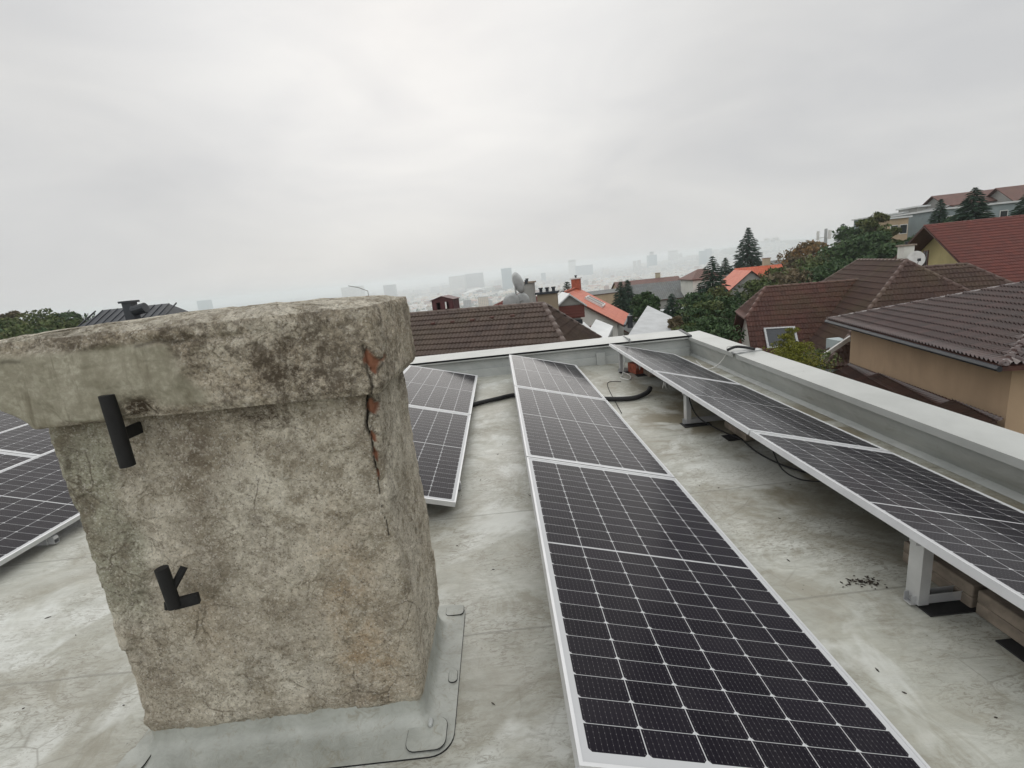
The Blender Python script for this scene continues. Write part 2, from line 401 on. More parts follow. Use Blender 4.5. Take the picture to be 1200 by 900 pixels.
def polydist(P,line):
    d=np.full(len(P),9.);
    for a,b in zip(line[:-1],line[1:]):
        ab=b-a;t=np.clip(((P-a)@ab)/(ab@ab),0,1);d=np.minimum(d,np.linalg.norm(P-(a+t[:,None]*ab),axis=1))
    return d
def sstep(x,a,b):
    t=np.clip((x-a)/(b-a),0,1);return t*t*(3-2*t)
def make_stack(kind):
    if kind=='shaft': L=loop(-1.45,-.418,1.487,2.03,.035,.0042,.03);zs=np.arange(.072,1.305,.0042)
    else: L=loop(-1.515,-.372,1.425,2.075,.04,.0042,.03);zs=np.arange(1.283,1.546,.0040)
    n=len(L);m=len(zs)
    cx,cy=L[:,0].mean(),L[:,1].mean()
    nx=np.roll(L,-1,0)-np.roll(L,1,0);nrm=np.stack([nx[:,1],-nx[:,0]],1);nrm/=np.linalg.norm(nrm,axis=1)[:,None]
    X=np.tile(L[:,0],m);Y=np.tile(L[:,1],m);Z=np.repeat(zs,n);NX=np.tile(nrm[:,0],m);NY=np.tile(nrm[:,1],m)
    P=np.stack([X,Y,Z],1)
    d=.007*fbm(P*5,3,1)+.0042*fbm(P*28,3,5)+.0028*fbm(P*90,2,9)
    NZ=np.zeros_like(d);grime=np.zeros_like(d);mort=np.zeros_like(d);brick=np.zeros_like(d);crack=np.zeros_like(d)
    if kind=='shaft':
        Z0=.1
        # ragged, rounded lower edge; bulge at mid height of the right face
        lo=sstep(Z,.072,.16+.02*fbm(P*6,2,3));d-=(1-lo)**2*.022
        right=(NX>.5)
        d+=np.where(NX>.3,.016*np.exp(-((Z-.45)/.25)**2)-.004,0)
        # left corner torn away near the top, render shells off in flat patches
        d-=.010*sstep(fbm(P*3.3,3,21),.12,.2)*(X<-1.15)
        d-=.006*sstep(fbm(P*4.1,4,31),.1,.16)
        grime=.30+.8*sstep(Z,.95,1.3)*sstep(fbm(P*4,3,8),-.3,.3)+.35*sstep(fbm(P*np.array([7,7,2]),3,12),.1,.5)
    else:
        t=(Z-1.283)/(1.546-1.283)
        d-=.006*sstep(t,.9,1.0)**2+.010*(1-sstep(t,0,.10))
        d+=.008*fbm(P*9,3,14)+.010*fbm(P*32,3,15)*sstep(t,.6,.95)
        # vertical flow marks of the cap's right end
        d+=np.where(NX>.5,.008*vnoise(P*np.array([10,26,2.2]),4),0)
        grime=.75*np.ones_like(d)+.4*fbm(P*5,3,2)
        mm=sstep(-X+.10*fbm(P*7,4,17)-(t-.5)*.10,.90,.94)*(1-sstep(t+.10*fbm(P*7,3,6),.80,.9))*sstep(t+.07*fbm(P*9,2,7)+(-.9-X)*.25,.08,.18)
        mort=np.clip(mm,0,1)
        stroke=vnoise(P*np.array([16,16,3]),23)
        d=d*(1-mort*.85)+mort*(.012+.014*vnoise(P*np.array([13,13,4]),23)+.018*vnoise(P*np.array([8,8,10]),3)+.005*fbm(P*30,3,5))
        # pressed ledge line across the mortar
        ln=pxw([(62,443),(100,432),(145,425),(180,424)],1.42)
        dd=polydist(P,ln);d-=.009*np.exp(-(dd/.004)**2);crack+=.6*np.exp(-(dd/.0025)**2)
        ln=pxw([(96,452),(130,456),(155,450),(170,458)],1.42);dd=polydist(P,ln);d-=.006*np.exp(-(dd/.004)**2);crack+=.6*np.exp(-(dd/.0022)**2)
        ln=pxw([(212,448),(215,430),(222,410),(234,396)],1.42);dd=polydist(P,ln);d+=.012*np.exp(-(dd/.016)**2)
        # crumbling ledge line under the top
        tl=t-.80-.10*fbm(P*6,3,40);gl=sstep(-X,.62,.8)+.0;d-=.010*gl*np.exp(-(tl/.035)**2)*(1-mort);crack+=.5*gl*np.exp(-(tl/.02)**2)*sstep(fbm(P*8,2,41),-.1,.2)
        hole=np.exp(-(((X+1.085)/.045)**2+((Z-1.315)/.035)**2))*(Y<1.5);d-=.03*hole;grime+=hole;mort*=1-np.clip(hole*1.6,0,1)
    # crack with the bricks showing through, at the right front corner
    Yc=1.44 if kind!='shaft' else 1.487
    ck=pxw([(428,404),(431,420),(433,440),(437,452),(433,466),(432,480),(430,496),(434,515),(438,533),(440,549),(443,570),(447,590),(452,610),(455,628),(462,655)],Yc)
    ck+=np.array([0,0,0])
    Pj=P.copy();front=(Y<1.56)
    jit=np.stack([.011*fbm(P*22,3,50),0*X,.006*fbm(P*30,2,51)],1)
    dd=polydist((Pj+jit)*np.array([1,.35,1]),ck*np.array([1,.35,1]));
    wd=np.interp(Z,[.7,.95,1.05,1.2,1.4],[.0008,.0012,.0028,.0045,.0055])
    cm=(1-sstep(dd,wd*.6,wd*1.5))*front*(Z>.78);crack=np.maximum(crack,cm);d-=cm*np.interp(Z,[.8,1.05,1.2],[.004,.008,.018])
    for (a,b,ra,rz) in ((436,424,.022,.037),(437,478,.018,.028),(438,512,.014,.030),(440,534,.013,.028),(443,556,.009,.022)):
        c=aty(a,b,Yc);q=(np.abs(X-c[0]+.006*fbm(P*22,3,60)+.12*(Z-c[2]))/ra*.95+np.abs(Z-c[2])/rz*.85)**2
        bm_=(1-sstep(np.sqrt(q)+.45*fbm(P*28,3,61),.80,.98))*front;brick=np.maximum(brick,bm_);d-=bm_*.010
        ring=.8*np.exp(-((np.sqrt(q)-1.05)/.12)**2)*front*(fbm(P*15,2,62)>-.05);crack=np.maximum(crack*(1-bm_),ring*.9)
    if kind!='shaft': P[:,0]+=np.where(X<-1.25,.085*(1-sstep(t+.06*fbm(P*8,2,55),.0,.42)),0)*sstep(-X,1.25,1.45)
    G=lambda x,z,rx,rz:np.exp(-(((X-x)/rx)**2+((Z-z)/rz)**2))
    fr=(Y<1.6)
    if kind=='shaft':
        och=fr*np.clip(.9*G(-.62,.48,.10,.40)+.6*G(-.53,.25,.12,.16)+.5*G(-1.12,.62,.07,.2),0,1)
        mos=np.clip(sstep(-X+.05*fbm(P*5,3,90),1.23,1.31)*sstep(Z+.1*fbm(P*4,3,91),.55,.68),0,1)
        pal=fr*np.clip(.9*G(-.95,.28,.22,.10)*sstep(fbm(P*9,3,93),-.15,.1)+.8*G(-1.32,.45,.10,.10)*sstep(fbm(P*12,3,94),-.1,.1)+.5*G(-.75,.9,.3,.2)+.5*G(-.50,.13,.03,.2),0,1)
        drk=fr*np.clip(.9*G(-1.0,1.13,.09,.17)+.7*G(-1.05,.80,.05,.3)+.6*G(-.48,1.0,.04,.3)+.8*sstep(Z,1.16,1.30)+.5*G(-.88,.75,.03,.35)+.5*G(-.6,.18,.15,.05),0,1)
    else: och=.4+0*X;mos=0*X;pal=.35*sstep(-t,-.3,0)*fr*(X>-.9);drk=.35*sstep(fbm(P*4,3,95),-.2,.3)+.5*G(-.6,1.45,.14,.08)
    P[:,0]+=NX*d;P[:,1]+=NY*d
    if kind=='shaft': P[:,2]-=np.where(Z<.077,.014*fbm(P*9,3,77)+.004,0)
    V=[P];A=[np.stack([grime,mort,brick,crack,och,mos,pal,drk],1)]
    me=bpy.data.meshes.new(kind)
    i=np.arange(n);j=(i+1)%n
    Fq=np.concatenate([np.stack([k*n+i,k*n+j,(k+1)*n+j,(k+1)*n+i],1) for k in range(m-1)])
    faces=Fq.tolist();nv=n*m
    allP=P;allA=A[0]
    # closing rings: underside and crowned top
    def close(base,sgn,z0,up):
        nonlocal allP,allA,nv
        ring=allP[base:base+n];prev=base
        for s in (.992,.97,.93,.86,.78,.66,.5,.3,.1) if up else (.93,.8):
            q=np.stack([cx+(ring[:,0]-cx)*s,cy+(ring[:,1]-cy)*s,ring[:,2]*0],1)
            e=np.minimum(1,(1-s)*6)
            q[:,2]=(ring[:,2]*(1-e)+z0*e)
            if up:
                q[:,2]=ring[:,2]*(1-e)+(1.556+.022*(1-s))*e
                q[:,2]+=.012*fbm(q*np.array([14,14,1]),3,70)+.009*fbm(q*np.array([55,55,1]),3,71)
            allP=np.concatenate([allP,q]);a=np.zeros((n,8));a[:,0]=.5;a[:,6]=.25;allA=np.concatenate([allA,a])
            for t_ in range(n):
                f=(prev+t_,prev+(t_+1)%n,nv+(t_+1)%n,nv+t_);faces.append(f if up else f[::-1])
            prev=nv;nv+=n
        faces.append(tuple(range(prev,prev+n)) if up else tuple(range(prev,prev+n))[::-1])
    close((m-1)*n,1,1.545,True) if kind!='shaft' else None
    close(0,-1,zs[0]+.002,False)
    me.from_pydata(allP.tolist(),[],faces);me.update()
    for k,nm in enumerate(('grime','mortar','brick','crack','ochre','moss','pale','dark')):
        at=me.attributes.new(nm,'FLOAT','POINT');at.data.foreach_set('value',np.clip(allA[:,k],0,1.2).astype(np.float32))
    return link('shaft' if kind=='shaft' else 'cap',me,M['plaster'],chim,smooth=True,world=True)
make_stack('shaft');make_stack('cap')
# membrane collar round the foot
def rrect(x0,x1,y0,y1,r,n=6):
    P=[]
    for cx,cy,a0 in((x1-r,y0+r,-90),(x1-r,y1-r,0),(x0+r,y1-r,90),(x0+r,y0+r,180)):
        for i in range(n+1): a=R(a0+90*i/n);P.append((cx+r*math.cos(a),cy+r*math.sin(a)))
    return P
def ring_(x0,x1,y0,y1,r,n=220):
    L=np.array(rrect(x0,x1,y0,y1,r,8));L=np.vstack([L,L[:1]]);dl=np.r_[0,np.cumsum(np.linalg.norm(np.diff(L,axis=0),axis=1))];t=np.linspace(0,dl[-1],n,endpoint=False)
    return np.stack([np.interp(t,dl,L[:,0]),np.interp(t,dl,L[:,1])],1)
spec=[(-1.44,-.432,1.505,2.02,.03,.13),(-1.443,-.429,1.502,2.022,.032,.09),(-1.447,-.427,1.498,2.026,.036,.055),(-1.455,-.42,1.488,2.034,.045,.032),(-1.475,-.40,1.465,2.05,.06,.016),(-1.50,-.37,1.42,2.09,.07,.010),(-1.515,-.345,1.39,2.12,.075,.008),(-1.53,-.318,1.36,2.15,.08,.0055)]
fl=MB();vs=[];k=220
for a_,(x0,x1,y0,y1,r,z) in enumerate(spec):
    q=ring_(x0,x1,y0,y1,r,k);P3=np.c_[q,np.full(k,z)];w=.004*fbm(P3*np.array([9,9,30]),3,5)+.002*fbm(P3*30,2,6)
    if 0<a_<7: cx,cy=-.935,1.76;dv=q-np.array([cx,cy]);dv/=np.linalg.norm(dv,axis=1)[:,None];P3[:,:2]+=dv*w[:,None]*(1.6 if a_<4 else .5);P3[:,2]+=np.abs(w)*.9*(a_>2)
    vs+=[tuple(p) for p in P3]
fs=[(a_*k+i,a_*k+(i+1)%k,(a_+1)*k+(i+1)%k,(a_+1)*k+i) for a_ in range(7) for i in range(k)]
fl.add(vs,fs);f_=fl.build('flashing',M['flashing'],chim,True,smooth=True)
def patch(x0,x1,y0,y1,r,z,parent=chim):
    m=MB();m.prism(rrect(x0,x1,y0,y1,r),z,z+.0035);o=m.build('flashing_patch',M['flashing'],parent,True)
    m=MB();m.prism(rrect(x0-.0014,x1+.0014,y0-.0014,y1+.0014,r),z-.001,z+.0018);m.build('sealant_edge',M['black_rubber'],o,True);return o
m=MB();m.prism(rrect(-1.5315,-.3165,1.3585,2.1515,.08),.0005,.0042);m.build('sealant_edge',M['black_rubber'],f_,True)
patch(-.485,-.345,1.375,1.50,.035,.0145);patch(-.41,-.325,2.06,2.13,.02,.011);patch(-1.53,-1.43,1.40,1.52,.04,.018);patch(-.36,-.325,1.66,1.72,.016,.0105)
m=MB();m.box((-.405,1.475,.024),(.016,.03,.016),bev=.005);m.build('sealant_blob',M['memb2'],chim,True,smooth=True)
# black iron holders
def holder(kind):
    if kind=='upper':
        a=aty(125,463,1.40);b=aty(150,546,1.40);m=MB();m.tube([a,b],.0205,20);h=m.build('antenna_holder',M['black_pipe'],chim,True,auto=True)
        c=a.lerp(b,.62);s=MB();s.box((c+Vector((.0,.045,.01))),(.016,.10,.036),bev=.003);s.build('stub',M['black_pipe'],h,True)
    else:
        a=aty(189,666,1.40);b=aty(205,711,1.40);m=MB();m.tube([a,b],.0195,20);h=m.build('antenna_holder',M['black_pipe'],chim,True,auto=True)
        m=MB();m.tube([a.lerp(b,.55)+Vector((.008,.008,0)),aty(216,664,1.45)],.0115,6);m.build('stub',M['black_pipe'],h,True)
        m=MB();c=b+Vector((.030,.016,.006));m.box(c,(.072,.020,.036),Matrix.Rotation(.30,3,'Z'),bev=.003);m.build('foot_plate',M['black_pipe'],h,True)
        m=MB();m.tube([b+Vector((-.022,-.004,-.002)),b+Vector((-.018,-.004,.022))],.008,8);m.build('bolt',M['black_pipe'],h,True)
holder('upper');holder('lower')
# dry stalk on the cap
s=MB();p=aty(431,341,2.0);q=aty(408,335,1.95);s.tube([p+Vector((0,0,-.03)),p,p.lerp(q,.5)+Vector((0,0,.004)),q],.0012,5);tag(s.build('dry_twig',M['bark']),'thin dry stalk lying on the chimney cap','twig')
# ================================================================== solar panels
W,LN,G=1.04,2.10,.02;TILT=R(14.97)
def mat_cells():
    n=NT('solar_cells');uv=n.coord('UV');s=n.sep(uv);x,y=s[0],s[1]   # metres on the glass
    mx,my=.020,.030;cw=(W-.022-2*mx)/6
    half=(LN-.022-2*my-.009)/2;ch=half/12
    # mirror about the centre line
    yc=(LN-.022)/2
    yy=n.math('SUBTRACT',n.math('ABSOLUTE',n.math('SUBTRACT',y,yc)),.0045)      # 0 at centre gap -> half
    up=n.math('GREATER_THAN',y,yc)
    u=n.math('DIVIDE',n.math('SUBTRACT',x,mx),cw);vv=n.math('DIVIDE',yy,ch)
    fu=n.math('MULTIPLY',n.math('FRACT',u),cw);fv=n.math('MULTIPLY',n.math('FRACT',vv),ch)
    du=n.math('MINIMUM',fu,n.math('SUBTRACT',cw,fu));dv=n.math('MINIMUM',fv,n.math('SUBTRACT',ch,fv))
    inside=n.math('MULTIPLY',n.math('GREATER_THAN',u,0),n.math('LESS_THAN',u,6))
    inside=n.math('MULTIPLY',inside,n.math('MULTIPLY',n.math('GREATER_THAN',vv,0),n.math('LESS_THAN',vv,12)))
    g=.0012
    cell=n.math('MULTIPLY',n.math('GREATER_THAN',du,g+.0003),n.math('GREATER_THAN',dv,g*.7))
    # chamfered corners on the edge facing away from the centre
    fvo=n.math('SUBTRACT',ch,fv)
    cell=n.math('MULTIPLY',cell,n.math('GREATER_THAN',n.math('ADD',du,fvo),.0115))
    cell=n.math('MULTIPLY',cell,inside)
    # busbars: ten thin wires with solder dots
    nb=10;bu=n.math('ABSOLUTE',n.math('SUBTRACT',n.math('FRACT',n.math('MULTIPLY',u,nb)),.5))
    bus=n.math('LESS_THAN',bu,.018)
    dot=n.math('MULTIPLY',n.math('LESS_THAN',bu,.04),n.math('LESS_THAN',n.math('ABSOLUTE',n.math('SUBTRACT',n.math('FRACT',n.math('MULTIPLY',vv,5)),.5)),.10))
    wn=n.N('ShaderNodeTexWhiteNoise',noise_dimensions='2D')
    cb=n.N('ShaderNodeCombineXYZ');n.l.new(n.math('FLOOR',u),cb.inputs[0]);n.l.new(n.math('MULTIPLY',n.math('FLOOR',n.math('ADD',vv,n.math('MULTIPLY',up,50))),1),cb.inputs[1]);n.l.new(cb.outputs[0],wn.inputs['Vector'])
    c=n.mix(wn.outputs['Value'],(.0095,.0082,.0125),(.0145,.0125,.0180))
    c=n.mix(n.math('MULTIPLY',bus,.5),c,(.12,.115,.125));c=n.mix(n.math('MULTIPLY',dot,.6),c,(.28,.27,.28))
    c=n.mix(cell,(.50,.51,.52),c)
    o=n.coord();dr=n.vor(o,42);rain=n.math('MULTIPLY',n.ramp(dr,[(.05,1.),(.09,0.)]),n.ramp(n.noise(o,9,2),[(.52,0.),(.6,.8)]))
    c=n.mix(n.math('MULTIPLY',rain,.45),c,(.33,.33,.34))
    dust=n.noise(o,3,6,.7,.5);c=n.mix(n.ramp(dust,[(.45,0.),(.75,.025)]),c,(.4,.38,.34))
    ro=n.ramp(dust,[(.3,.10),(.7,.22)])
    n.set(c,ro,0,n.bump(n.math('ADD',n.noise(o,3.2,2),n.math('MULTIPLY',rain,.3)),.06,.01),.06)
    return n.m
M['cells']=mat_cells()
def make_panel():
    root=empty('solar_panel')
    # local: x across slope (0 raised edge .. W low edge), y along the row, z up from glass
    t=.035;b=.011
    f=MB()
    for a,c in(((0,0),(b,LN)),((W-b,0),(W,LN)),((b,0),(W-b,b)),((b,LN-b),(W-b,LN))):
        f.b2((a[0],a[1],-t),(c[0],c[1],0))
    for a,c in(((b,b),(b+.02,LN-b)),((W-b-.02,b),(W-b,LN-b))): f.b2((a[0],a[1],-t),(c[0],c[1],-t+.002))
    fr=f.build('frame',M['frame'],root)
    me=bpy.data.meshes.new('laminate')
    x0,x1,y0,y1=b-.001,W-b+.001,b-.001,LN-b+.001
    me.from_pydata([(x0,y0,-.0025),(x1,y0,-.0025),(x1,y1,-.0025),(x0,y1,-.0025)],[],[(0,1,2,3)])
    bm=bmesh.new();bm.from_mesh(me);uvl=bm.loops.layers.uv.new('UVMap')
    for fa in bm.faces:
        for l in fa.loops:l[uvl].uv=(l.vert.co.x-b,l.vert.co.y-b)
    r_=bmesh.ops.extrude_face_region(bm,geom=bm.faces[:])
    for v in [g for g in r_['geom'] if isinstance(g,bmesh.types.BMVert)]: v.co.z=-.0065
    bm.faces.ensure_lookup_table();bmesh.ops.recalc_face_normals(bm,faces=bm.faces);bm.to_mesh(me);bm.free()
    link('laminate',me,M['cells'],root)
    j=MB();j.box((W/2,LN/2,-.016),(.10,.06,.016));j.build('junction_box',M['black_rubber'],root)
    return root
proto=make_panel();first=[True]
def place_panel(x,y,z,label,group):
    o=proto if first[0] else copy_tree(proto);first[0]=False
    o.location=(x,y,z);o.rotation_euler=(0,TILT,0);tag(o,label,'solar panel',group);return o
ZT=.384;S=LN+G
mid=["solar panel filling the lower middle of the photo, nearest of the middle row","second solar panel of the middle row, black conduit beyond it","farthest solar panel of the middle row, its end by the parapet"]
for k in range(3): place_panel(.083,.970+k*S,ZT,mid[k],'solar panels of the middle row')
rt=["nearest solar panel of the right row, running out of the frame","solar panel at the centre of the right row","farthest solar panel of the right row, pointing at the roof corner"]
for k in range(3): place_panel(1.628,1.0185+k*S,ZT,rt[k],'solar panels of the right row')
for k,l in enumerate(["solar panel just right of the chimney with its near end showing","solar panel beyond the chimney, its far end by the parapet"]): place_panel(-1.432,3.0575+k*S,ZT,l,'solar panels behind the chimney')
place_panel(-4.365,2.60,ZT,"solar panel left of the chimney, the nearer one at the frame's left edge",'solar panels left of the chimney')
place_panel(-4.365,2.60+S,ZT,"solar panel behind the chimney's left edge, second of the outer left row",'solar panels left of the chimney')
place_panel(-5.865,5.10-S,ZT,"far left solar panel behind the nearer left one",'solar panels left of the chimney')
place_panel(-5.865,5.10,ZT,"far left solar panel beyond a double white joint",'solar panels left of the chimney')
place_panel(-7.365,5.10,ZT,"solar panel farthest left, only a strip showing above the others",'solar panels left of the chimney')
# mounting brackets: leg under the raised edge, base rail, low foot
def make_bracket():
    r_=empty('panel_bracket')
    tn=math.tan(TILT)
    m=MB()
    zt=ZT-.036/math.cos(TILT)-.052*tn
    # open channel leg, 60 mm wide face towards -x
    m.b2((.050,-.035,.012),(.054,.035,zt));m.b2((.054,.031,.012),(.095,.035,zt-.012));m.b2((.054,-.035,.012),(.095,-.031,zt-.012));m.build('leg',M['alu'],r_)
    m=MB();m.b2((.03,-.02,.006),(1.0,-.0185,.05));m.b2((.03,.0185,.006),(1.0,.02,.05));m.b2((.03,-.0185,.006),(1.0,.0185,.009));m.build('base_rail',M['alu'],r_)
    m=MB();m.add([],[]);
    a=Vector((.03,0,ZT-.036/math.cos(TILT)-.030*tn-.02));b_=Vector((1.0,0,ZT-.036/math.cos(TILT)-1.0*tn-.02))
    m.thick([a+Vector((0,-.018,0)),b_+Vector((0,-.018,0)),b_+Vector((0,.018,0)),a+Vector((0,.018,0))],.022);m.build('top_rail',M['alu'],r_)
    m=MB();m.b2((.95,-.03,.006),(.955,.03,ZT-.05-1.0*tn));m.build('low_foot',M['alu'],r_)
    for zb_ in(.03,zt-.03): m=MB();m.tube([(.049,.0,zb_),(.044,0,zb_)],.009,6);m.build('bolt',M['galv'],r_)
    return r_
pb=make_bracket();fb=[True]
def place_bracket(x,y,label,group):
    o=pb if fb[0] else copy_tree(pb);fb[0]=False;o.location=(x,y,.008);tag(o,label,'bracket',group)
def mat_(x,y,w,d,label,group='rubber mats under the panel feet'):
    m=MB();m.box((0,0,.004),(w,d,.007),bev=.002);o=m.build('rubber_mat',M['black_rubber'],loc=(x,y,0));tag(o,label,'rubber mat',group)
for y,l in((1.82,'aluminium panel bracket with a tall leg at the lower right'),(4.44,'aluminium panel bracket in the middle of the right row, cable beside it'),(6.98,'aluminium panel bracket near the far roof corner beside a red brick')): place_bracket(1.628,y,l,'brackets under the right row')
for y,l in((1.82,'hidden bracket under the nearest middle panel'),(4.44,'bracket under the second middle panel'),(6.98,'bracket under the farthest middle panel')): place_bracket(.083,y,l,'brackets under the middle row')
for y,l in((3.5,'bracket near the front end of the panel right of the chimney'),(6.2,'bracket under the far panel behind the chimney')): place_bracket(-1.432,y,l,'brackets behind the chimney')
for x,y,l in((-4.365,3.3,'bracket under the nearer panel left of the chimney'),(-4.365,6.0,'bracket under the second outer left panel'),(-5.865,3.9,'bracket under the nearer far left panel'),(-5.865,6.4,'bracket under the farther far left panel'),(-7.365,6.1,'bracket under the farthest left panel')): place_bracket(x,y,l,'brackets of the left rows')
mat_(1.80,1.80,.22,.13,'black rubber mat under the tall bracket leg at the lower right')
mat_(1.92,1.50,.22,.16,'black rubber mat under the near end of the ballast blocks')
mat_(1.77,4.42,.26,.14,'black rubber mat under the middle bracket leg of the right row')
mat_(2.0,3.98,.30,.14,'black rubber mat under the single ballast block')
mat_(1.80,6.97,.26,.14,'black rubber mat at the farthest bracket leg')
mat_(1.98,6.66,.30,.14,'black rubber mat beside the red brick')
def block(x,y,z,sx,sy,sz,label,matn='concrete_block',group='ballast blocks under the right row',name='ballast_block',rz=0):
    m=MB();m.box((0,0,sz/2),(sx,sy,sz),bev=.006);o=m.build(name,M[matn],loc=(x,y,z));o.rotation_euler=(0,0,rz);tag(o,label,'block' if name!='brick' else 'brick',group)
block(1.99,1.545,.0085,.24,.36,.055,'lower ballast block nearest the camera under the right row')
block(1.99,1.545,.065,.24,.36,.055,'upper ballast block nearest the camera under the right row')
block(2.0,1.935,.003,.24,.36,.055,'lower ballast block beside the tall bracket leg')
block(2.0,1.935,.060,.24,.36,.055,'upper ballast block beside the tall bracket leg')
block(2.12,4.05,.0085,.30,.40,.06,'ballast block on a black mat in the middle of the right row')
block(2.1,6.65,.0085,.28,.38,.06,'ballast block farthest away under the right row')
block(1.88,6.86,.004,.12,.25,.14,'red hollow brick beside the farthest bracket','red_brick',None,'brick',.2)
# cables and conduit
def cab(name,pts,r,label,mat='black_rubber',cat='cable',n=8):
    # smooth the polyline with Catmull-Rom
    P=[Vector(p) for p in pts];P=[P[0]]+P+[P[-1]];Q=[]
    for i in range(1,len(P)-2):
        for t in np.linspace(0,1,8,endpoint=False):
            a,b,c,d=P[i-1],P[i],P[i+1],P[i+2];Q.append(.5*((2*b)+(c-a)*t+(2*a-5*b+4*c-d)*t*t+(3*b-a-3*c+d)*t**3))
    Q.append(P[-2]);m=MB();m.tube(Q,r,n);tag(m.build(name,M[mat],smooth=True),label,cat)
cab('corrugated_conduit',[(-.62,5.72,.03),(-.44,5.91,.03),(-.15,6.07,.03),(.1,6.17,.03),(.5,5.98,.03),(.85,5.72,.03),(1.16,5.53,.03),(1.35,5.46,.03),(1.50,5.47,.03),(1.66,5.58,.045),(1.72,5.66,.075)],.028,'thick black conduit snaking under the middle row to the right row','black_rubber','conduit',12)
e=aty(806,478,4.35)
cab('cable',[(1.70,4.40,.30),(1.72,4.36,.18),(1.78,4.3,.08),(1.9,4.1,.015),(1.95,3.9,.012),(1.93,3.6,.012),(1.98,3.3,.012),(2.12,3.05,.02),(2.2,2.9,.08)],.006,'thin black cable drooping from the middle bracket onto the roof')
cab('cable',[(1.80,3.2,.28),(1.80,3.05,.13),(1.84,2.9,.10),(1.92,2.75,.14),(2.0,2.6,.2)],.005,'thin black cable hanging in a loop under the right row')
cab('cable',[(1.70,6.7,.28),(1.68,6.72,.15),(1.66,6.75,.02),(1.60,6.6,.01),(1.68,6.45,.01),(1.75,6.7,.01),(1.7,6.9,.02)],.006,'pale tangled cable by the farthest bracket','white_plastic')
cab('white_cord',[(2.70,6.7,.12),(2.80,6.6,.02),(2.90,6.5,.06),(2.955,6.35,.22),(2.97,6.32,.345),(3.02,6.33,.35),(3.08,6.36,.345)],.007,'white cord running over the right parapet under a black sleeve','white_plastic')
cab('black_sleeve',[atz(853,410,.36),atz(862,406.5,.365),atz(873,407,.365),atz(884,409,.36)],.018,'short black sleeve of foam pipe lying on the right coping','black_rubber','pipe sleeve')
cab('cable',[(1.2,5.0,.006),(1.35,6.35,.006),(1.55,6.4,.006)],.004,'thin dark cable beyond the conduit end')
# zip tie tails under the right frame
for (x,y,l) in((1.64,4.9,'crumpled clear film hanging under the right row, the nearer piece'),(1.64,5.85,'crumpled clear film hanging at a panel joint of the right row')):
    m=MB();p=Vector((x,y,.345))
    for k in range(7):
        a=p+Vector((random.uniform(-.02,.02),random.uniform(-.04,.04),0));b=a+Vector((random.uniform(-.03,.02),random.uniform(-.03,.03),random.uniform(-.09,-.03)));c=b+Vector((.01,.025,.02))
        m.thick([a,b,c],.002,down=Vector((1,0,0)))
    tag(m.build('plastic_film',M['white_plastic']),l,'film','film scraps under the right row')
# leaf litter puddle with dark dirt near the tall bracket
m=MB()
for k in range(60):
    a=random.gauss(0,1);b=random.gauss(0,1);x=1.58+a*.045;y=1.99+b*.02;s=random.uniform(.004,.012);z=.002+random.random()*.006
    an=random.random()*6.28;u=Vector((math.cos(an),math.sin(an),random.uniform(-.2,.2)))*s;v=Vector((-math.sin(an),math.cos(an),.1))*s*.5
    q=Vector((x,y,z));m.thick([q-u,q+v,q+u,q-v],.0012)
M['wet_leaf']=simple('wet_leaf',(.035,.025,.017),.6,0,.3,30)
tag(m.build('leaf_litter',M['wet_leaf']),'small clump of wet dark leaves on the roof by the tall bracket','leaf litter',kind='stuff')
m=MB()
for k in range(150):
    x=random.uniform(-3.4,2.9);y=random.uniform(1.2,7.6);s=random.uniform(.002,.006)
    if -1.7<x<-.3 and y<2.2: continue
    an=random.random()*6.28;u=Vector((math.cos(an),math.sin(an),0))*s*random.uniform(1,2.5);v=Vector((-math.sin(an),math.cos(an),0))*s*.6
    q=Vector((x,y,.0035));m.thick([q-u,q+v,q+u,q-v],.003)
tag(m.build('roof_grit',M['wet_leaf']),'scattered grit and leaf crumbs on the pale roof','grit',kind='stuff')
# ================================================================== terrain
def ground_z(x,y):
    x=np.asarray(x,float);y=np.asarray(y,float)
    z=-6.8-.20*np.maximum(y,-60)+.235*np.clip(x,0,170)+.07*np.clip(x,-260,0)*0
    z=np.where(y<0,-6.8-.05*y+.235*np.clip(x,0,170),z)
    wl=sstep(-x,15,120)*sstep(-y,-160,-20);z=z*(1-wl)+(-9+.02*y)*wl       # level shelf on the left with the wood
    z=np.maximum(z,-112+.0*y)
    k=sstep(y,380,620);z=z*(1-k)+(-112)*k
    # low hill on the horizon
    z=z+150*np.exp(-(((x-2600)/900)**2+((y-4600)/700)**2))
    return z
def gz(x,y): return float(ground_z(np.array([x]),np.array([y]))[0])
gx=np.unique(np.concatenate([np.linspace(-200,260,70),np.linspace(-9000,-200,40),np.linspace(260,9000,50)]))
gy=np.unique(np.concatenate([np.linspace(-60,300,60),np.linspace(300,1000,25),np.linspace(1000,14000,60),[-3000,-600]]))
GX,GY=np.meshgrid(gx,gy);GZ=ground_z(GX.ravel(),GY.ravel())+ .5*vnoise(np.stack([GX.ravel()/14,GY.ravel()/14,GX.ravel()*0],1),4)
GZ=np.where((np.abs(GX.ravel())<16)&(np.abs(GY.ravel())<12),np.minimum(GZ,-6.5),GZ)
me=bpy.data.meshes.new('terrain');nx_=len(gx)
me.from_pydata(np.stack([GX.ravel(),GY.ravel(),GZ],1).tolist(),[],[(j*nx_+i,j*nx_+i+1,(j+1)*nx_+i+1,(j+1)*nx_+i) for j in range(len(gy)-1) for i in range(nx_-1)])
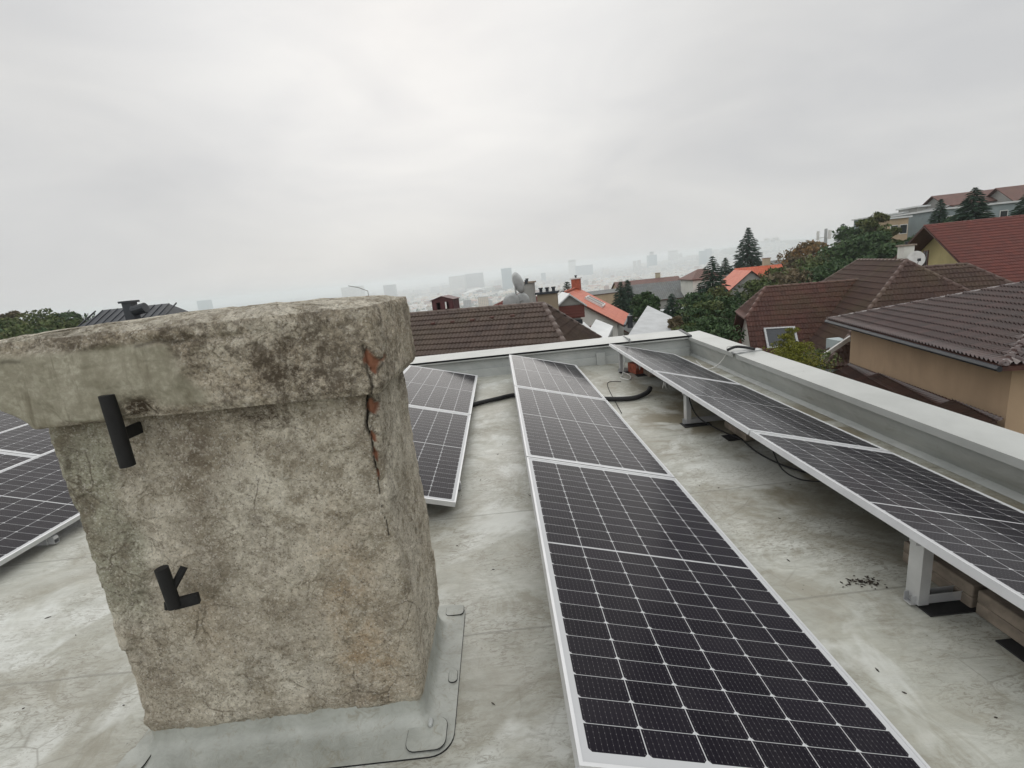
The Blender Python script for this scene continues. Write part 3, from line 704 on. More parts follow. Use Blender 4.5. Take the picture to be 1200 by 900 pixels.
def mat_ground():
    n=NT('hill_ground');v=n.coord()
    b=n.mix(n.ramp(n.noise(v,.05,6,.6),[(.4,0.),(.6,1.)]),(.06,.075,.03),(.12,.105,.06))
    b=n.mix(n.ramp(n.vor(v,.006,out='Color'),[(.3,0.),(.6,.6)]),b,(.20,.20,.18))
    return n.set(b,.95)
M['ground']=mat_ground();tag(link('terrain',me,M['ground'],smooth=True),kind='structure')
# ================================================================== tiled roofs
def tile_face(bm,poly,wave,course,amp,step,ns=6,tw=2,mi=0):
    """poly: 3D convex, first edge = eave. Adds modelled pantile courses clipped to the polygon."""
    poly=[Vector(p) for p in poly];o=poly[0];u=(poly[1]-poly[0]).normalized()
    nrm=None
    for k in range(2,len(poly)):
        c=u.cross(poly[k]-o)
        if c.length>1e-4: nrm=c.normalized();break
    if nrm.z<0: nrm=-nrm
    v=nrm.cross(u).normalized()
    if max((p-o).dot(v) for p in poly)<.01: v=-v
    P2=[((p-o).dot(u),(p-o).dot(v)) for p in poly]
    u0=min(p[0] for p in P2)-.01;u1=max(p[0] for p in P2)+.01;v1=max(p[1] for p in P2)
    nu=max(2,int((u1-u0)/wave*ns)+2);us=u0+np.arange(nu)*wave/ns;nc=int(v1/course)+1
    prof=amp*(.5+.5*np.cos(2*np.pi*us/wave))**1.3
    tmp=bmesh.new();uvl=tmp.loops.layers.uv.new('UVMap');rows=[]
    for k in range(nc):
        for f,h,uvv in((0,step,k+.02),(1,.0,k+.98)):
            vv=k*course+f*course*(.9995)
            js=.004*math.sin(k*7.3+f)
            rows.append(([tmp.verts.new(o+u*float(x)+v*(vv if not(k==0 and f==0) else -.02)+nrm*float(p+h+.02+js*0)) for x,p in zip(us,prof)],uvv))
    for r in range(len(rows)-1):
        a,ua=rows[r];b,ub=rows[r+1]
        for i in range(nu-1):
            fc=tmp.faces.new((a[i],a[i+1],b[i+1],b[i]));fc.smooth=(r%2==0)
            x0=us[i]/(wave*tw);x1=us[i+1]/(wave*tw)
            if math.floor(x0+1e-6)!=math.floor(x1-1e-6): x1=math.floor(x0+1e-6)+.999
            q=(math.floor(rows[r][1])+.5)
            for l,xx,yy in zip(fc.loops,(x0,x1,x1,x0),(ua,ua,ub if r%2==0 else ua,ub if r%2==0 else ua)): l[uvl].uv=(xx,yy)
    cen=sum(poly,Vector())/len(poly)
    for k in range(len(poly)):
        if k==0: continue
        a=poly[k];b=poly[(k+1)%len(poly)];pn=(b-a).cross(nrm).normalized()
        if (cen-a).dot(pn)>0: pn=-pn
        bmesh.ops.bisect_plane(tmp,geom=tmp.verts[:]+tmp.edges[:]+tmp.faces[:],plane_co=a,plane_no=pn,clear_outer=True)
    # merge
    vm_={};
    ul=bm.loops.layers.uv.verify()
    for x in tmp.verts: vm_[x]=bm.verts.new(x.co)
    for fc in tmp.faces:
        try: g=bm.faces.new([vm_[x] for x in fc.verts])
        except ValueError: continue
        g.smooth=fc.smooth;g.material_index=mi
        for l,l2 in zip(g.loops,fc.loops): l[ul].uv=l2[uvl].uv
    tmp.free()
    # slab below
    n=len(poly);vs=[bm.verts.new(p+nrm*.012) for p in poly]+[bm.verts.new(p-Vector((0,0,.10))) for p in poly]
    for idx in [tuple(range(n)),tuple(range(n,2*n))[::-1]]+[(i,n+i,n+(i+1)%n,(i+1)%n) for i in range(n)]:
        try: g=bm.faces.new([vs[i] for i in idx]);g.material_index=1
        except ValueError: pass
def flat_face(bm,poly,wave,course,mi=0,t=.12):
    poly=[Vector(p) for p in poly];o=poly[0];u=(poly[1]-poly[0]).normalized();nrm=u.cross(poly[2]-o).normalized()
    if nrm.z<0:nrm=-nrm
    v=nrm.cross(u);ul=bm.loops.layers.uv.verify();n=len(poly)
    vs=[bm.verts.new(p) for p in poly];g=bm.faces.new(vs);g.material_index=mi
    for l,p in zip(g.loops,poly): l[ul].uv=((p-o).dot(u)/wave,(p-o).dot(v)/course)
    v2=[bm.verts.new(p-Vector((0,0,t))) for p in poly];bm.faces.new(v2[::-1]).material_index=1
    for i in range(n): bm.faces.new((vs[i],v2[i],v2[(i+1)%n],vs[(i+1)%n])).material_index=1
def ridge_caps(mb,a,b,r=.095,seg=.40):
    a=Vector(a);b=Vector(b);L=(b-a).length;n=max(1,int(L/seg));d=(b-a)/n
    for i in range(n):
        p=a+d*i;q=a+d*(i+1.06);t=d.normalized();s=t.cross(Vector((0,0,1))).normalized();up_=s.cross(t)
        vs=[]
        for c,rr in((p,r*1.12),(q,r*.92)):
            for k in range(7): an=math.pi*k/6;vs.append(c+s*math.cos(an)*rr+up_*(math.sin(an)*rr*.85-.02))
        fs=[(k,k+1,k+8,k+7) for k in range(6)]+[tuple(range(7)),tuple(range(7,14))[::-1]];mb.add(vs,fs)
DBG=[]
def house(name,label,cat,c,rot,L,Wd,ze,zr,ends,mats,ov=.5,geo=True,wave=.15,course=.34,group=None,ns=6,caps=True,zg=None,gut=True,amp=.04,step=.045,endov=None):
    """c: footprint centre; ridge along local x; ends: 'gable' | hip inset | (inset, frac) half hip, at -x and +x"""
    zg=gz(*c)-1.5 if zg is None else zg
    root=empty(name,(c[0],c[1],zg),R(rot),label,cat,group)
    a=R(rot);ex=Vector((math.cos(a),math.sin(a),0));ey=Vector((-math.sin(a),math.cos(a),0));C0=Vector((c[0],c[1],0))
    P=lambda u,v,z:C0+ex*u+ey*v+Vector((0,0,z))
    hl,hw_=L/2,Wd/2
    info=[]
    for e in ends:
        if e=='gable': info.append((0,1.0))
        elif isinstance(e,tuple): info.append(e)
        else: info.append((e,0.0))
    (i0,f0),(i1,f1)=info
    R0=P(-hl+i0,0,zr);R1=P(hl-i1,0,zr)
    zf=lambda f:ze+(zr-ze)*f
    bm=bmesh.new();bm.loops.layers.uv.new('UVMap')
    def side(s):
        A=P(-hl*s*-1 if s<0 else -hl,-hw_ if s>0 else hw_,ze)
        # s>0: front side (-y)
        if s>0:
            pts=[P(-hl,-hw_,ze),P(hl,-hw_,ze)]
            if 0<f1<1: pts.append(P(hl,-hw_*(1-f1),zf(f1)))
            pts+=[R1,R0]
            if 0<f0<1: pts.append(P(-hl,-hw_*(1-f0),zf(f0)))
        else:
            pts=[P(hl,hw_,ze),P(-hl,hw_,ze)]
            if 0<f0<1: pts.append(P(-hl,hw_*(1-f0),zf(f0)))
            pts+=[R0,R1]
            if 0<f1<1: pts.append(P(hl,hw_*(1-f1),zf(f1)))
        return pts
    faces=[side(1),side(-1)]
    if i0>0: faces.append([P(-hl,hw_*(1-f0),zf(f0)),P(-hl,-hw_*(1-f0),zf(f0)),R0])
    if i1>0: faces.append([P(hl,-hw_*(1-f1),zf(f1)),P(hl,hw_*(1-f1),zf(f1)),R1])
    for f in faces:
        if geo: tile_face(bm,f,wave,course,amp,step,ns)
        else: flat_face(bm,f,wave*2,course)
    me=bpy.data.meshes.new('roof');bm.to_mesh(me);bm.free()
    ro=link('roof',me,[M[mats[0]],M['wood_dark']],root,world=True)
    if caps:
        m=MB();ridge_caps(m,R0+Vector((0,0,.05)),R1+Vector((0,0,.05)))
        if i0>0:
            for s in(-1,1): ridge_caps(m,P(-hl,s*hw_*(1-f0),zf(f0))+Vector((0,0,.05)),R0+Vector((0,0,.05)))
        if i1>0:
            for s in(-1,1): ridge_caps(m,P(hl,s*hw_*(1-f1),zf(f1))+Vector((0,0,.05)),R1+Vector((0,0,.05)))
        rc=m.build('ridge_tiles',M[mats[0]],ro,True,smooth=True)
        rc.data.uv_layers.new(name='UVMap')
    # walls
    tanp=(zr-ze)/hw_;eo=ov if endov is None else endov
    wz=ze+ov*tanp-.13
    x0=-hl+(eo if f0>0 or i0==0 else ov);x1=hl-(eo if f1>0 or i1==0 else ov);y0=hw_-ov
    m=MB();m.box(P((x0+x1)/2,0,(zg+wz)/2),(x1-x0,2*y0,wz-zg),Matrix.Rotation(a,3,'Z'))
    for xx,f in((x0,f0),(x1,f1)):
        if f>0:
            top=wz+(y0)*tanp
            if f>=1: pg=[(-y0,wz-.002),(y0,wz-.002),(0,top)]
            else:
                zt=ze+(zr-ze)*f-.15;yy=(top-zt)/tanp;pg=[(-y0,wz-.002),(y0,wz-.002),(yy,zt),(-yy,zt)]
            d=.16 if xx<0 else -.16
            q=[P(xx,v,z) for v,z in pg]+[P(xx+d,v,z) for v,z in pg];k=len(pg)
            m.add(q,[tuple(range(k)),tuple(range(k,2*k))[::-1]]+[(i,(i+1)%k,k+(i+1)%k,k+i) for i in range(k)])
    m.build('wall',M[mats[1]],root,True)
    if gut:
        for s in(1,-1):
            m=MB();m.tube([P(-hl,-s*(hw_+.05),ze-.05),P(hl,-s*(hw_+.05),ze-.05)],.07,8);m.build('gutter',M['metal_dark'],root,True)
    DBG.append((name,'E',proj(P(-hl,-hw_,ze)),proj(P(hl,-hw_,ze)),proj(P(hl,hw_,ze)),proj(P(-hl,hw_,ze)),'R',proj(R0),proj(R1),tuple(round(q,1) for q in (*R0,*R1))))
    return root,P,ro
def window(root,p,dx,dz,face,rz,frame='paint_white',pane='glass_dark',t=.07,name='window'):
    """p: centre on the wall; rz: world direction angle of outward normal"""
    Mx=Matrix.Rotation(rz+math.pi/2,3,'Z')
    n_=Vector((math.cos(rz),math.sin(rz),0));f=.07
    m=MB()
    for (u,w_,sx_,sz) in((-dx/2,0,f,dz),(dx/2,0,f,dz),(0,dz/2,dx+f,f),(0,-dz/2,dx+f,f),(0,0,.05,dz)): m.box(Vector(p)+Mx@Vector((u,0,w_)),(sx_,t,sz),Mx)
    o=m.build(name,M[frame],root,True)
    m=MB();m.box(Vector(p)-n_*0.0,(dx-f,.03,dz-f),Mx);m.build('pane',M[pane],o,True);return o
def skylight(root,c,ux,vx,w_,h_,name='skylight',frame='galv'):
    """c centre on a roof plane with in-plane unit axes ux (along eave) and vx (up slope)"""
    ux=Vector(ux).normalized();vx=Vector(vx).normalized();nn=ux.cross(vx).normalized()
    if nn.z<0:nn=-nn
    Mx=Matrix((ux,vx,nn)).transposed();m=MB();f=.09
    for (u,v,a_,b_) in((-w_/2,0,f,h_+f),(w_/2,0,f,h_+f),(0,h_/2,w_-f,f),(0,-h_/2,w_-f,f)): m.box(Vector(c)+Mx@Vector((u,v,.07)),(a_,b_,.14),Mx)
    o=m.build(name,M[frame],root,True)
    m=MB();m.box(Vector(c)+Mx@Vector((0,0,.09)),(w_-f,h_-f,.03),Mx);m.build('pane',M['glass_dark'],o,True);return o
def chimney_part(root,p,sx_,sy_,h_,rz,mat,capm='concrete_block',pots=0,name='chimney'):
    Mx=Matrix.Rotation(R(rz),3,'Z');m=MB();m.box(Vector(p)+Vector((0,0,h_/2)),(sx_,sy_,h_),Mx);o=m.build(name,M[mat],root,True)
    m=MB();m.box(Vector(p)+Vector((0,0,h_+.045)),(sx_+.16,sy_+.16,.09),Mx);cp=m.build('chimney_cap',M[capm],o,True)
    for k in range(pots):
        m=MB();q=Vector(p)+Mx@Vector(((k-(pots-1)/2)*sx_*.33,0,h_+.088));m.tube([q,q+Vector((0,0,.16))],.07,10);m.tube([q+Vector((0,0,.13)),q+Vector((0,0,.18))],.10,10);m.build('chimney_pot',M['metal_dark'],o,True)
    return o
def centre(A,rot,u): a=R(rot);return (A[0]+math.cos(a)*u,A[1]+math.sin(a)*u)
# ---- house right behind the parapet
RT=-17.86;L=17;A=(1.572,17.204)
hF,PF,roF=house('tiled_house','house with a dull brown tiled hip roof right behind the far parapet','house',centre(A,RT,2.4-L/2),RT,L,9.4,-2.35,.37,('gable',2.4),('tile_front','w_cream'),zg=-11,ns=8,amp=.032,step=.055,course=.29,wave=.135)
tn=Vector((math.cos(R(RT)),math.sin(R(RT)),0));dn=Vector((math.sin(R(RT)),-math.cos(R(RT)),0))
for px,py in((508,382),(531,380),(554,378),(577,375),(601,373)):
    # row of vent tiles: find the point on the front plane
    d=ray(px,py);sl=(2.72)/4.7
    n_=Vector((dn.x*sl,dn.y*sl,1));R0=Vector((*A,.37));s=n_.dot(R0-Vector((0,0,H)))/n_.dot(Vector(d));p=Vector((0,0,H))+Vector(d)*s
    m=MB();m.box(p+Vector((0,0,.09)),(.16,.14,.09),Matrix.Rotation(R(RT),3,'Z'),bev=.03);m.build('vent_tile',M['wood_dark'],roF,True)
# maroon vent housing on the ridge
c=aty(524,369,19.0);vh=empty('vent_housing',(c.x,c.y,c.z+.05),R(RT),'maroon sheet metal vent housing with arched openings on the brown ridge','vent housing')
w2,d2,h2=.42,.30,.56
m=MB()
for s in(-1,1):
    m.b2((s*w2-.02,-d2,0),(s*w2+.02,d2,h2))
m.b2((-w2,-d2-.0,0),(w2,-d2+.03,.17));m.b2((-w2,d2-.03,0),(w2,d2,.17))
for sy in(-d2,d2-.03):
    for a_,b_ in((-w2,-.26),(-.09,.09),(.26,w2)): m.b2((a_,sy,.171),(b_,sy+.03,.46))
    m.add([(-w2,sy,.461),(w2,sy,.461),(w2,sy,h2),(0,sy,h2+.12),(-w2,sy,h2),(-w2,sy+.03,.461),(w2,sy+.03,.461),(w2,sy+.03,h2),(0,sy+.03,h2+.12),(-w2,sy+.03,h2)],[(0,1,2,3,4),(9,8,7,6,5),(0,5,6,1),(1,6,7,2),(2,7,8,3),(3,8,9,4),(4,9,5,0)])
M['maroon']=simple('maroon_sheet',(.085,.022,.024),.5,.1,.15,5);m.build('housing',M['maroon'],vh)
m=MB()
for s in(-1,1): m.thick([(s*(w2+.06),-d2-.06,h2-.01),(0,-d2-.06,h2+.135),(0,d2+.06,h2+.135),(s*(w2+.06),d2+.06,h2-.01)],.02)
m.build('hood',M['maroon'],vh)
# satellite mast with two dishes
def dish(parent,p,r,direction,mat='galv'):
    d=Vector(direction).normalized();q=d.to_track_quat('Z','Y').to_matrix();m=MB();vs=[];n=28
    for k,(rr,zz) in enumerate(((0,0),(.35,.018),(.7,.07),(1,.15),(1.02,.15),(1.02,.135),(.7,.05),(.35,.0),(0,-.02))):
        for i in range(n): an=2*math.pi*i/n;vs.append(Vector(p)+q@Vector((rr*r*math.cos(an),rr*r*math.sin(an)*1.08,zz*r)))
    fs=[(k*n+i,k*n+(i+1)%n,(k+1)*n+(i+1)%n,(k+1)*n+i) for k in range(8) for i in range(n)]
    m.add(vs,fs);o=m.build('dish',M[mat],parent,True,smooth=True)
    m=MB();a=Vector(p)+q@Vector((0,-r*1.0,.12*r));b=Vector(p)+q@Vector((0,-r*.25,r*1.05));m.tube([a,b],.018,6);m.box(b,(.12,.12,.16));m.build('feed_arm',M['metal_dark'],o,True);return o
c=aty(606,385,20.4);ms=empty('satellite_mast',(c.x,c.y,c.z-.8),0,'thin roof mast carrying two grey satellite dishes behind the brown ridge','satellite mast')
top=aty(603,321,20.4);m=MB();m.tube([c-Vector((0,0,.8)),top],.035,8);m.build('pole',M['galv'],ms,True)
dp_=simple('dish_grey',(.55,.57,.57),.5,.1,.08,4);M['dish']=dp_
dish(ms,aty(606,332,20.25),.41,(.80,.45,.25),'dish')
dish(ms,aty(599.5,355,20.3),.36,(-.25,.92,.35),'dish')
dish(ms,aty(612,352,20.6),.30,(.15,.92,.35),'dish')
m=MB();a_=aty(603,353,20.4);m.tube([a_,aty(613,352,20.6)],.02,6);m.build('dish_arm',M['galv'],ms,True)
# ---- red hipped house beyond with grey chimney
zr=-.5;A=atz(609,344.5,zr)
hR,PR,roR=house('tiled_house','dark red hip roofed house behind the satellite dishes','house',(A.x,A.y),-20,11.5,11.5,-2.9,zr,(5.7,5.7),('tile_red','w_cream'),zg=-13,ns=4)
q=aty(619.5,350,29);chimney_part(hR,(q.x,q.y,q.z-.6),.75,.7,1.5,-15,'w_grey',pots=1)
# ---- beige brick chimney on the neighbouring roof + dormer house
q=aty(644,375,21.5)
hD,PD,roD=house('tiled_house','dark tiled house with a red clad dormer and tall beige chimney','house',(2.75,26.3),-17,4.6,8.5,-3.6,-1.7,('gable','gable'),('tile_brown','w_white'),zg=-13,ns=4)
chimney_part(hD,(q.x,q.y,q.z-1.2),.84,.62,2.36,-12,'brick_beige','metal_dark',pots=3)
q=aty(660,352,27);chimney_part(hD,(q.x,q.y,q.z-2.0),.62,.62,2.25,-12,'tile_redflat' if 'tile_redflat' in M else 'red_brick','metal_dark',pots=1)
a=aty(653.5,358,22.8);b=aty(684,358,22.8);cc=(a+b)/2;wd_=(b-a).length
mx=Matrix.Rotation(R(-6),3,'Z')
m=MB();m.box(cc+Vector((0,1.2,-.9)),(wd_-.1,2.3,1.9),mx);dm=m.build('dormer',M['w_grey'],hD,True)
m=MB();m.box(cc+mx@Vector((0,.02,-.30)),(wd_+.02,.10,.58),mx);
for k in range(4): m.box(cc+mx@Vector((0,-.045-.005*k,-.09-.14*k)),(wd_+.03,.03,.02),mx)
m.build('tile_cladding',M['tile_red'],dm,True)
m=MB();ap=.56
m.thick([cc+mx@Vector((-wd_/2,-.02,.02)),cc+mx@Vector((wd_/2,-.02,.02)),cc+mx@Vector((-.05,-.02,ap-.1))],.14,down=Vector((0,1,0)));m.build('gable',M['w_grey'],dm,True)
m=MB()
for s in(-1,1):
    p0=cc+mx@Vector((s*(wd_/2+.12),-.25,-.02));p1=cc+mx@Vector((-.03,-.25,ap));m.thick([p0,p1,p1+Vector((0,2.6,0)),p0+Vector((0,2.6,0))],.07)
m.build('dormer_roof',M['sheet_white'],dm,True)
m=MB();m.box(cc+mx@Vector((.12,-.03,-.78)),(wd_*.62,.08,.22),mx);m.build('window',M['glass_dark'],dm,True)
# pale lean-to sheet beyond the parapet
def sheet(name,pts,mat,label,cat,t=.12,walls=None,zg=None,wm='w_grey'):
    P_=[Vector(p) for p in pts];c=sum(P_,Vector())/len(P_)
    zg=gz(c.x,c.y)-1 if zg is None else zg
    root=empty(name,(c.x,c.y,zg),0,label,cat);m=MB();m.thick(P_,t);m.build('roof',M[mat],root,True)
    Q=[c+(p-c)*.95 for p in P_];m=MB();n=len(Q);vs=[q-Vector((0,0,t+.004)) for q in Q]+[Vector((q.x,q.y,zg)) for q in Q]
    m.add(vs,[tuple(range(n)),tuple(range(n,2*n))[::-1]]+[(i,n+i,n+(i+1)%n,(i+1)%n) for i in range(n)]);m.build('wall',M[wm],root,True);return root
sheet('lean_to_shed',[aty(684,396,19.2),aty(711,398,19.0),aty(718.5,382,23),aty(698.5,374,23.6)],'sheet_white','shed with a plain white sheet roof between the brown and orange roofs','shed')
sheet('garden_shed',[aty(677,384,23.5),aty(686,391,22.5),aty(692,384,24.5),aty(684,377,25.5)],'sheet_white','narrow pale roof strip below the red clad dormer','shed')
# ---- orange house
zr=-.02;A=atz(677,337,zr);B=atz(659,344,zr);rt2=math.degrees(math.atan2(A.y-B.y,A.x-B.x));Lh=(A-B).length
hO,PO,roO=house('tiled_house','house with a bright orange roof and paired roof windows','house',((A.x+B.x)/2,(A.y+B.y)/2),rt2,Lh,7.2,-2.2,zr,('gable','gable'),('tile_orange','w_white'),geo=False,caps=True,zg=-13,ov=.4)
ur=Vector((math.cos(R(rt2)),math.sin(R(rt2)),0));vd=Vector((ur.y,-ur.x,0));sl=2.18/3.6
for du in(-.35,.65):
    p=(A+B)/2+ur*du+vd*1.55;p.z=zr-1.55*sl;skylight(roO,p,ur,-(vd-Vector((0,0,sl))),.62,1.25,frame='paint_white')
q=A+ur*-.6;chimney_part(hO,(q.x,q.y,zr-.5),.7,.6,1.15,rt2,'red_brick','paint_white',pots=1)
# ---- pale metal roofed house (centre)
zr=-3.6;A=atz(752,364,zr);B=atz(790,362,zr)
hG,PG,roG=house('metal_roof_house','house with pale grey sheet metal roofs beyond the roof corner','house',((A.x+B.x)/2+.3,(A.y+B.y)/2),18,(A-B).length+3,8.6,-6.3,zr,('gable','gable'),('sheet_white','w_white'),geo=False,caps=False,ov=.3)
q=aty(738.5,384,25);m=MB();m.tube([q,aty(738,370,25)],.14,12);m.build('flue',M['metal_dark'],hG,True)
zr=-3.6;A=atz(737,380,-3.4)
house('garden_house','small dark stone outbuilding with white verges below the metal roof','outbuilding',(A.x,A.y),60,4.5,4.2,-4.6,-3.4,('gable','gable'),('tile_grey','w_grey'),geo=False,caps=False,gut=False,ov=.25)
M['sheet_grey']=simple('pale_grey_sheet',(.40,.42,.43),.5,0,.08,1.5)
qa,qb,qc=aty(734,396,28),aty(800,393,28.5),aty(759,358,37);nq=(qb-qa).cross(qc-qa).normalized();dq=Vector(ray(787,371));qd=Vector((0,0,H))+dq*(nq.dot(qa-Vector((0,0,H)))/nq.dot(dq))
sheet('metal_roof_shed',[qa,qb,qd,qc],'sheet_grey','broad pale grey sheet roof just beyond the roof corner','shed')
# ---- brown complex on the right
zs=-.6;S0=atz(897,337.5,zs);S1=atz(1006,329,zs);eS=(S1-S0);eS.z=0;eS.normalize();rS=math.degrees(math.atan2(eS.y,eS.x))
def mplane(z):
    a_=atz(1006,305.3,z);b_=atz(1062,306,z);e=(a_-b_);e.z=0;e.normalize();l=Vector((-e.y,e.x,0));t=(S1-b_).dot(l);return a_,b_,z-t*math.tan(R(41))-zs
zr=min(np.arange(-.5,.8,.01),key=lambda z:abs(mplane(z)[2]));zr=float(zr);R1,R2,_=mplane(zr)
rM=math.degrees(math.atan2(R1.y-R2.y,R1.x-R2.x));LR=(R1-R2).length;print('M ridge z',zr,rM)
ins=4.4;Lm=LR+2*ins;cM=((R1.x+R2.x)/2,(R1.y+R2.y)/2)
hM,PM,roM=house('tiled_house','big house with a mossy brown hip roof right of the trees','house',cM,rM,Lm,8.8,zr-4.4*math.tan(R(41)),zr,(ins,ins),('tile_brownb','w_blue'),zg=-9,ns=5,endov=.6)
slS=math.tan(R(40));LS=(S1-S0).length+1.2+.3;cS=S0+eS*(LS/2-1.2)
hS,PS,roS=house('tiled_house','house wing with red brown tiles, a clipped gable and one wide roof window','house',(cS.x,cS.y),rS,LS,8.4,zs-4.2*slS,zs,((1.2,.60),'gable'),('tile_brown','w_white'),zg=-11,ns=5,ov=.5,endov=.5)
def onplane(px,py,p0,n_):
    d=Vector(ray(px,py));s=n_.dot(Vector(p0)-Vector((0,0,H)))/n_.dot(d);return Vector((0,0,H))+d*s
nS=Vector((eS.y,-eS.x,0));n_=(nS*slS+Vector((0,0,1))).normalized();pc=onplane(915,397,S0,n_)
pl=onplane(898,398,S0,n_);pr_=onplane(932,394,S0,n_);skylight(roS,pc,eS,-nS+Vector((0,0,slS)),(pr_-pl).length,1.25)
zt=-.25;T0=atz(1083,314,zt);T1=atz(1133,310.2,zt);eT=(T1-T0);eT.z=0;eT.normalize();cT_=(T0+T1)/2+eT*.2
hT,PT,roT=house('tiled_house','lower brown hip roof peeping out behind the big mossy roof','house',(cT_.x,cT_.y),math.degrees(math.atan2(eT.y,eT.x)),(T1-T0).length+6.4,7.0,zt-3.5*.75,zt,(3.0,3.4),('tile_brownb','w_cream'),zg=-8,ns=5)
# white gable board and pale blue bay under the mossy roof
gb=empty('porch_bay',(13,18,-8),0,'pale blue bay with a white sloping verge board beside the tan house','bay')
a=aty(957,421,19.6);b=aty(997,393.5,19.6);m=MB();dd=(b-a);m.thick([a,b,b+Vector((0,.10,0)),a+Vector((0,.10,0))],.20);m.build('verge_board',M['paint_white'],gb,True)
m=MB();p=aty(983,400,20.0);q=aty(1012,395,20.0);m.b2((p.x,20.0,-9),(q.x+.4,20.8,p.z+.02));m.build('bay_wall',M['w_blue'],gb,True)

# ---- tan house nearest on the right
zE=-1.597;Nn=Vector((11.27,10.5,0));Ff=Vector((13.394,19.627,0));e_=(Ff-Nn).normalized();rTan=math.degrees(math.atan2(e_.y,e_.x))
rr_=Vector((e_.y,-e_.x,0));LT=(Ff-Nn).length;WT=9.0
cT=(Nn+Ff)/2+rr_*WT/2
# ridge along e_: hips at both ends
hTan,PTan,roTan=house('tiled_house','tan rendered house with wet dark brown pantiles nearest on the right','house',(cT.x,cT.y),rTan,LT,WT,zE,zE+4.5*math.tan(R(17.5)),(4.45,4.45),('tile_wet','w_tan'),zg=-9.5,ns=8,wave=.15,course=.34,ov=.62,amp=.075,step=.05)
an=empty('annex_roof',(11.5,14,-9),0,'low dark lean-to roof along the foot of the tan wall','annex')
w0=Nn+e_*.3+rr_*.62;w1=Ff-e_*.75+rr_*.62
a=w0.copy();b=w1.copy();a.z=b.z=-3.35;a2=a-rr_*2.4;b2=b-rr_*1.6;a2.z=b2.z=-4.3
bm=bmesh.new();bm.loops.layers.uv.new('UVMap');tile_face(bm,[a2,b2+e_*0,b,a],.15,.34,.07,.05,6);me=bpy.data.meshes.new('roof');bm.to_mesh(me);bm.free()
link('roof',me,[M['tile_wet'],M['wood_dark']],an,world=True)
m=MB();m.thick([a2+rr_*.3,b2+rr_*.3,b,a],5,);m.build('wall',M['w_grey'],an,True).location.z-=.15
# ---- red roof house upper right
R0=Vector((33.1,38,1.88));rr=-13
hX,PX,roX=house('tiled_house','yellow house under a broad dark red roof, upper right','house',centre(R0,rr,9.5),rr,19,14.5,-2.6,1.88,('gable','gable'),('tile_red','w_yellow'),zg=-6,ns=4,course=.36,ov=1.0,endov=1.5,amp=.03)
q=aty(1060,312,31);chimney_part(hX,(q.x,q.y,q.z-2),.62,.6,3.25,-10,'w_white','concrete_block',pots=1)
# white balloon-shaped dish beside it
ds=empty('satellite_dish',tuple(aty(1073,318,30)),0,'round white satellite dish in front of the yellow gable','satellite dish');dish(ds,aty(1073,304,30),.46,(-.35,-.9,.2),'paint_white')
m=MB();m.tube([aty(1073,318,30)-Vector((0,0,.6)),aty(1073,304,30.1)],.04,6);m.build('pole',M['galv'],ds,True)
q=aty(1084,309,37.2);window(hX,q,.55,1.9,None,R(167),frame='wood_dark')
hX2,PX2,_=house('tiled_house','lower red roof jutting in at the right edge','house',(39.6,31.5),77,7,8,-2.6,-.2,('gable','gable'),('tile_red','w_cream'),zg=-6,ns=4,course=.36)
# ---- houses further out
def simple_house(label,px,py,Y,rot,L_,W_,ht,rise,ends,mats,name='hillside_house',wins=0,ch=False,group=None,ov=.5):
    """px,py,Y: middle of the ridge"""
    p=aty(px,py,Y);zr=p.z;ze=zr-rise
    r_=house(name,label,'house',(p.x,p.y),rot,L_,W_,ze,zr,ends,mats,geo=False,caps=False,zg=min(ze-ht,gz(p.x,p.y)-2),group=group,gut=False,ov=ov)
    root,P,ro=r_
    if ch: q=P(L_*.2,W_*.1,0);chimney_part(root,(q.x,q.y,zr-.8),.8,.8,1.7,rot,'w_cream')
    for k in range(wins):
        u=(k-(wins-1)/2)*L_/max(wins,1)*.8;window(root,P(u,-(W_/2-ov)-.0,ze-1.6),1.1,1.3,None,R(rot-90))
    return r_
simple_house('white walled house with a dark brown hip roof left of the near fir',822,315,70,0,4.9,5.2,4,1.25,(1.9,1.9),('tile_far','w_white'),wins=2,ov=.3)
_,P7,_=simple_house('white gabled house with an orange roof in front of the big fir',870,316.5,62,79,7.5,6.4,4,2.7,('gable','gable'),('tile_orange','w_grey'),ch=False,ov=.35)
simple_house('orange cross wing of the gabled house by the big fir',888,312,67,-12,6,4.6,3,2.0,('gable','gable'),('tile_orange','w_grey'),ov=.3,ch=True)
simple_house('long low grey green roofed hall below the brown hip house',770,331,75,-3,9.5,8,3,2.3,('gable','gable'),('tile_grey','w_grey'),ov=.3)
simple_house('long brown roofed terrace in front of the hazy city',757,327,100,-3,13,8,4,1.6,('gable','gable'),('tile_far','w_beige'),ov=.3,ch=True)
simple_house('flat pale hall behind the orange roof, left of two firs',704,340,95,12,11,7,5,.5,('gable','gable'),('tile_grey','w_beige'),ov=.2)
simple_house('low grey house with pale walls under the mast hill',917,304,110,4,13,8,3.4,1.0,('gable','gable'),('tile_grey','w_white'),wins=3,ov=.3)
simple_house('small grey metal roofed house between the firs and the orange gable',852,322,75,0,7,5,3,.7,('gable','gable'),('tile_grey','w_white'),ov=.3)
simple_house('maroon roofed house low between shrubs and the clipped gable',858,396,30,-20,3.4,4,2,1.2,('gable','gable'),('tile_red','w_cream'),ov=.3)
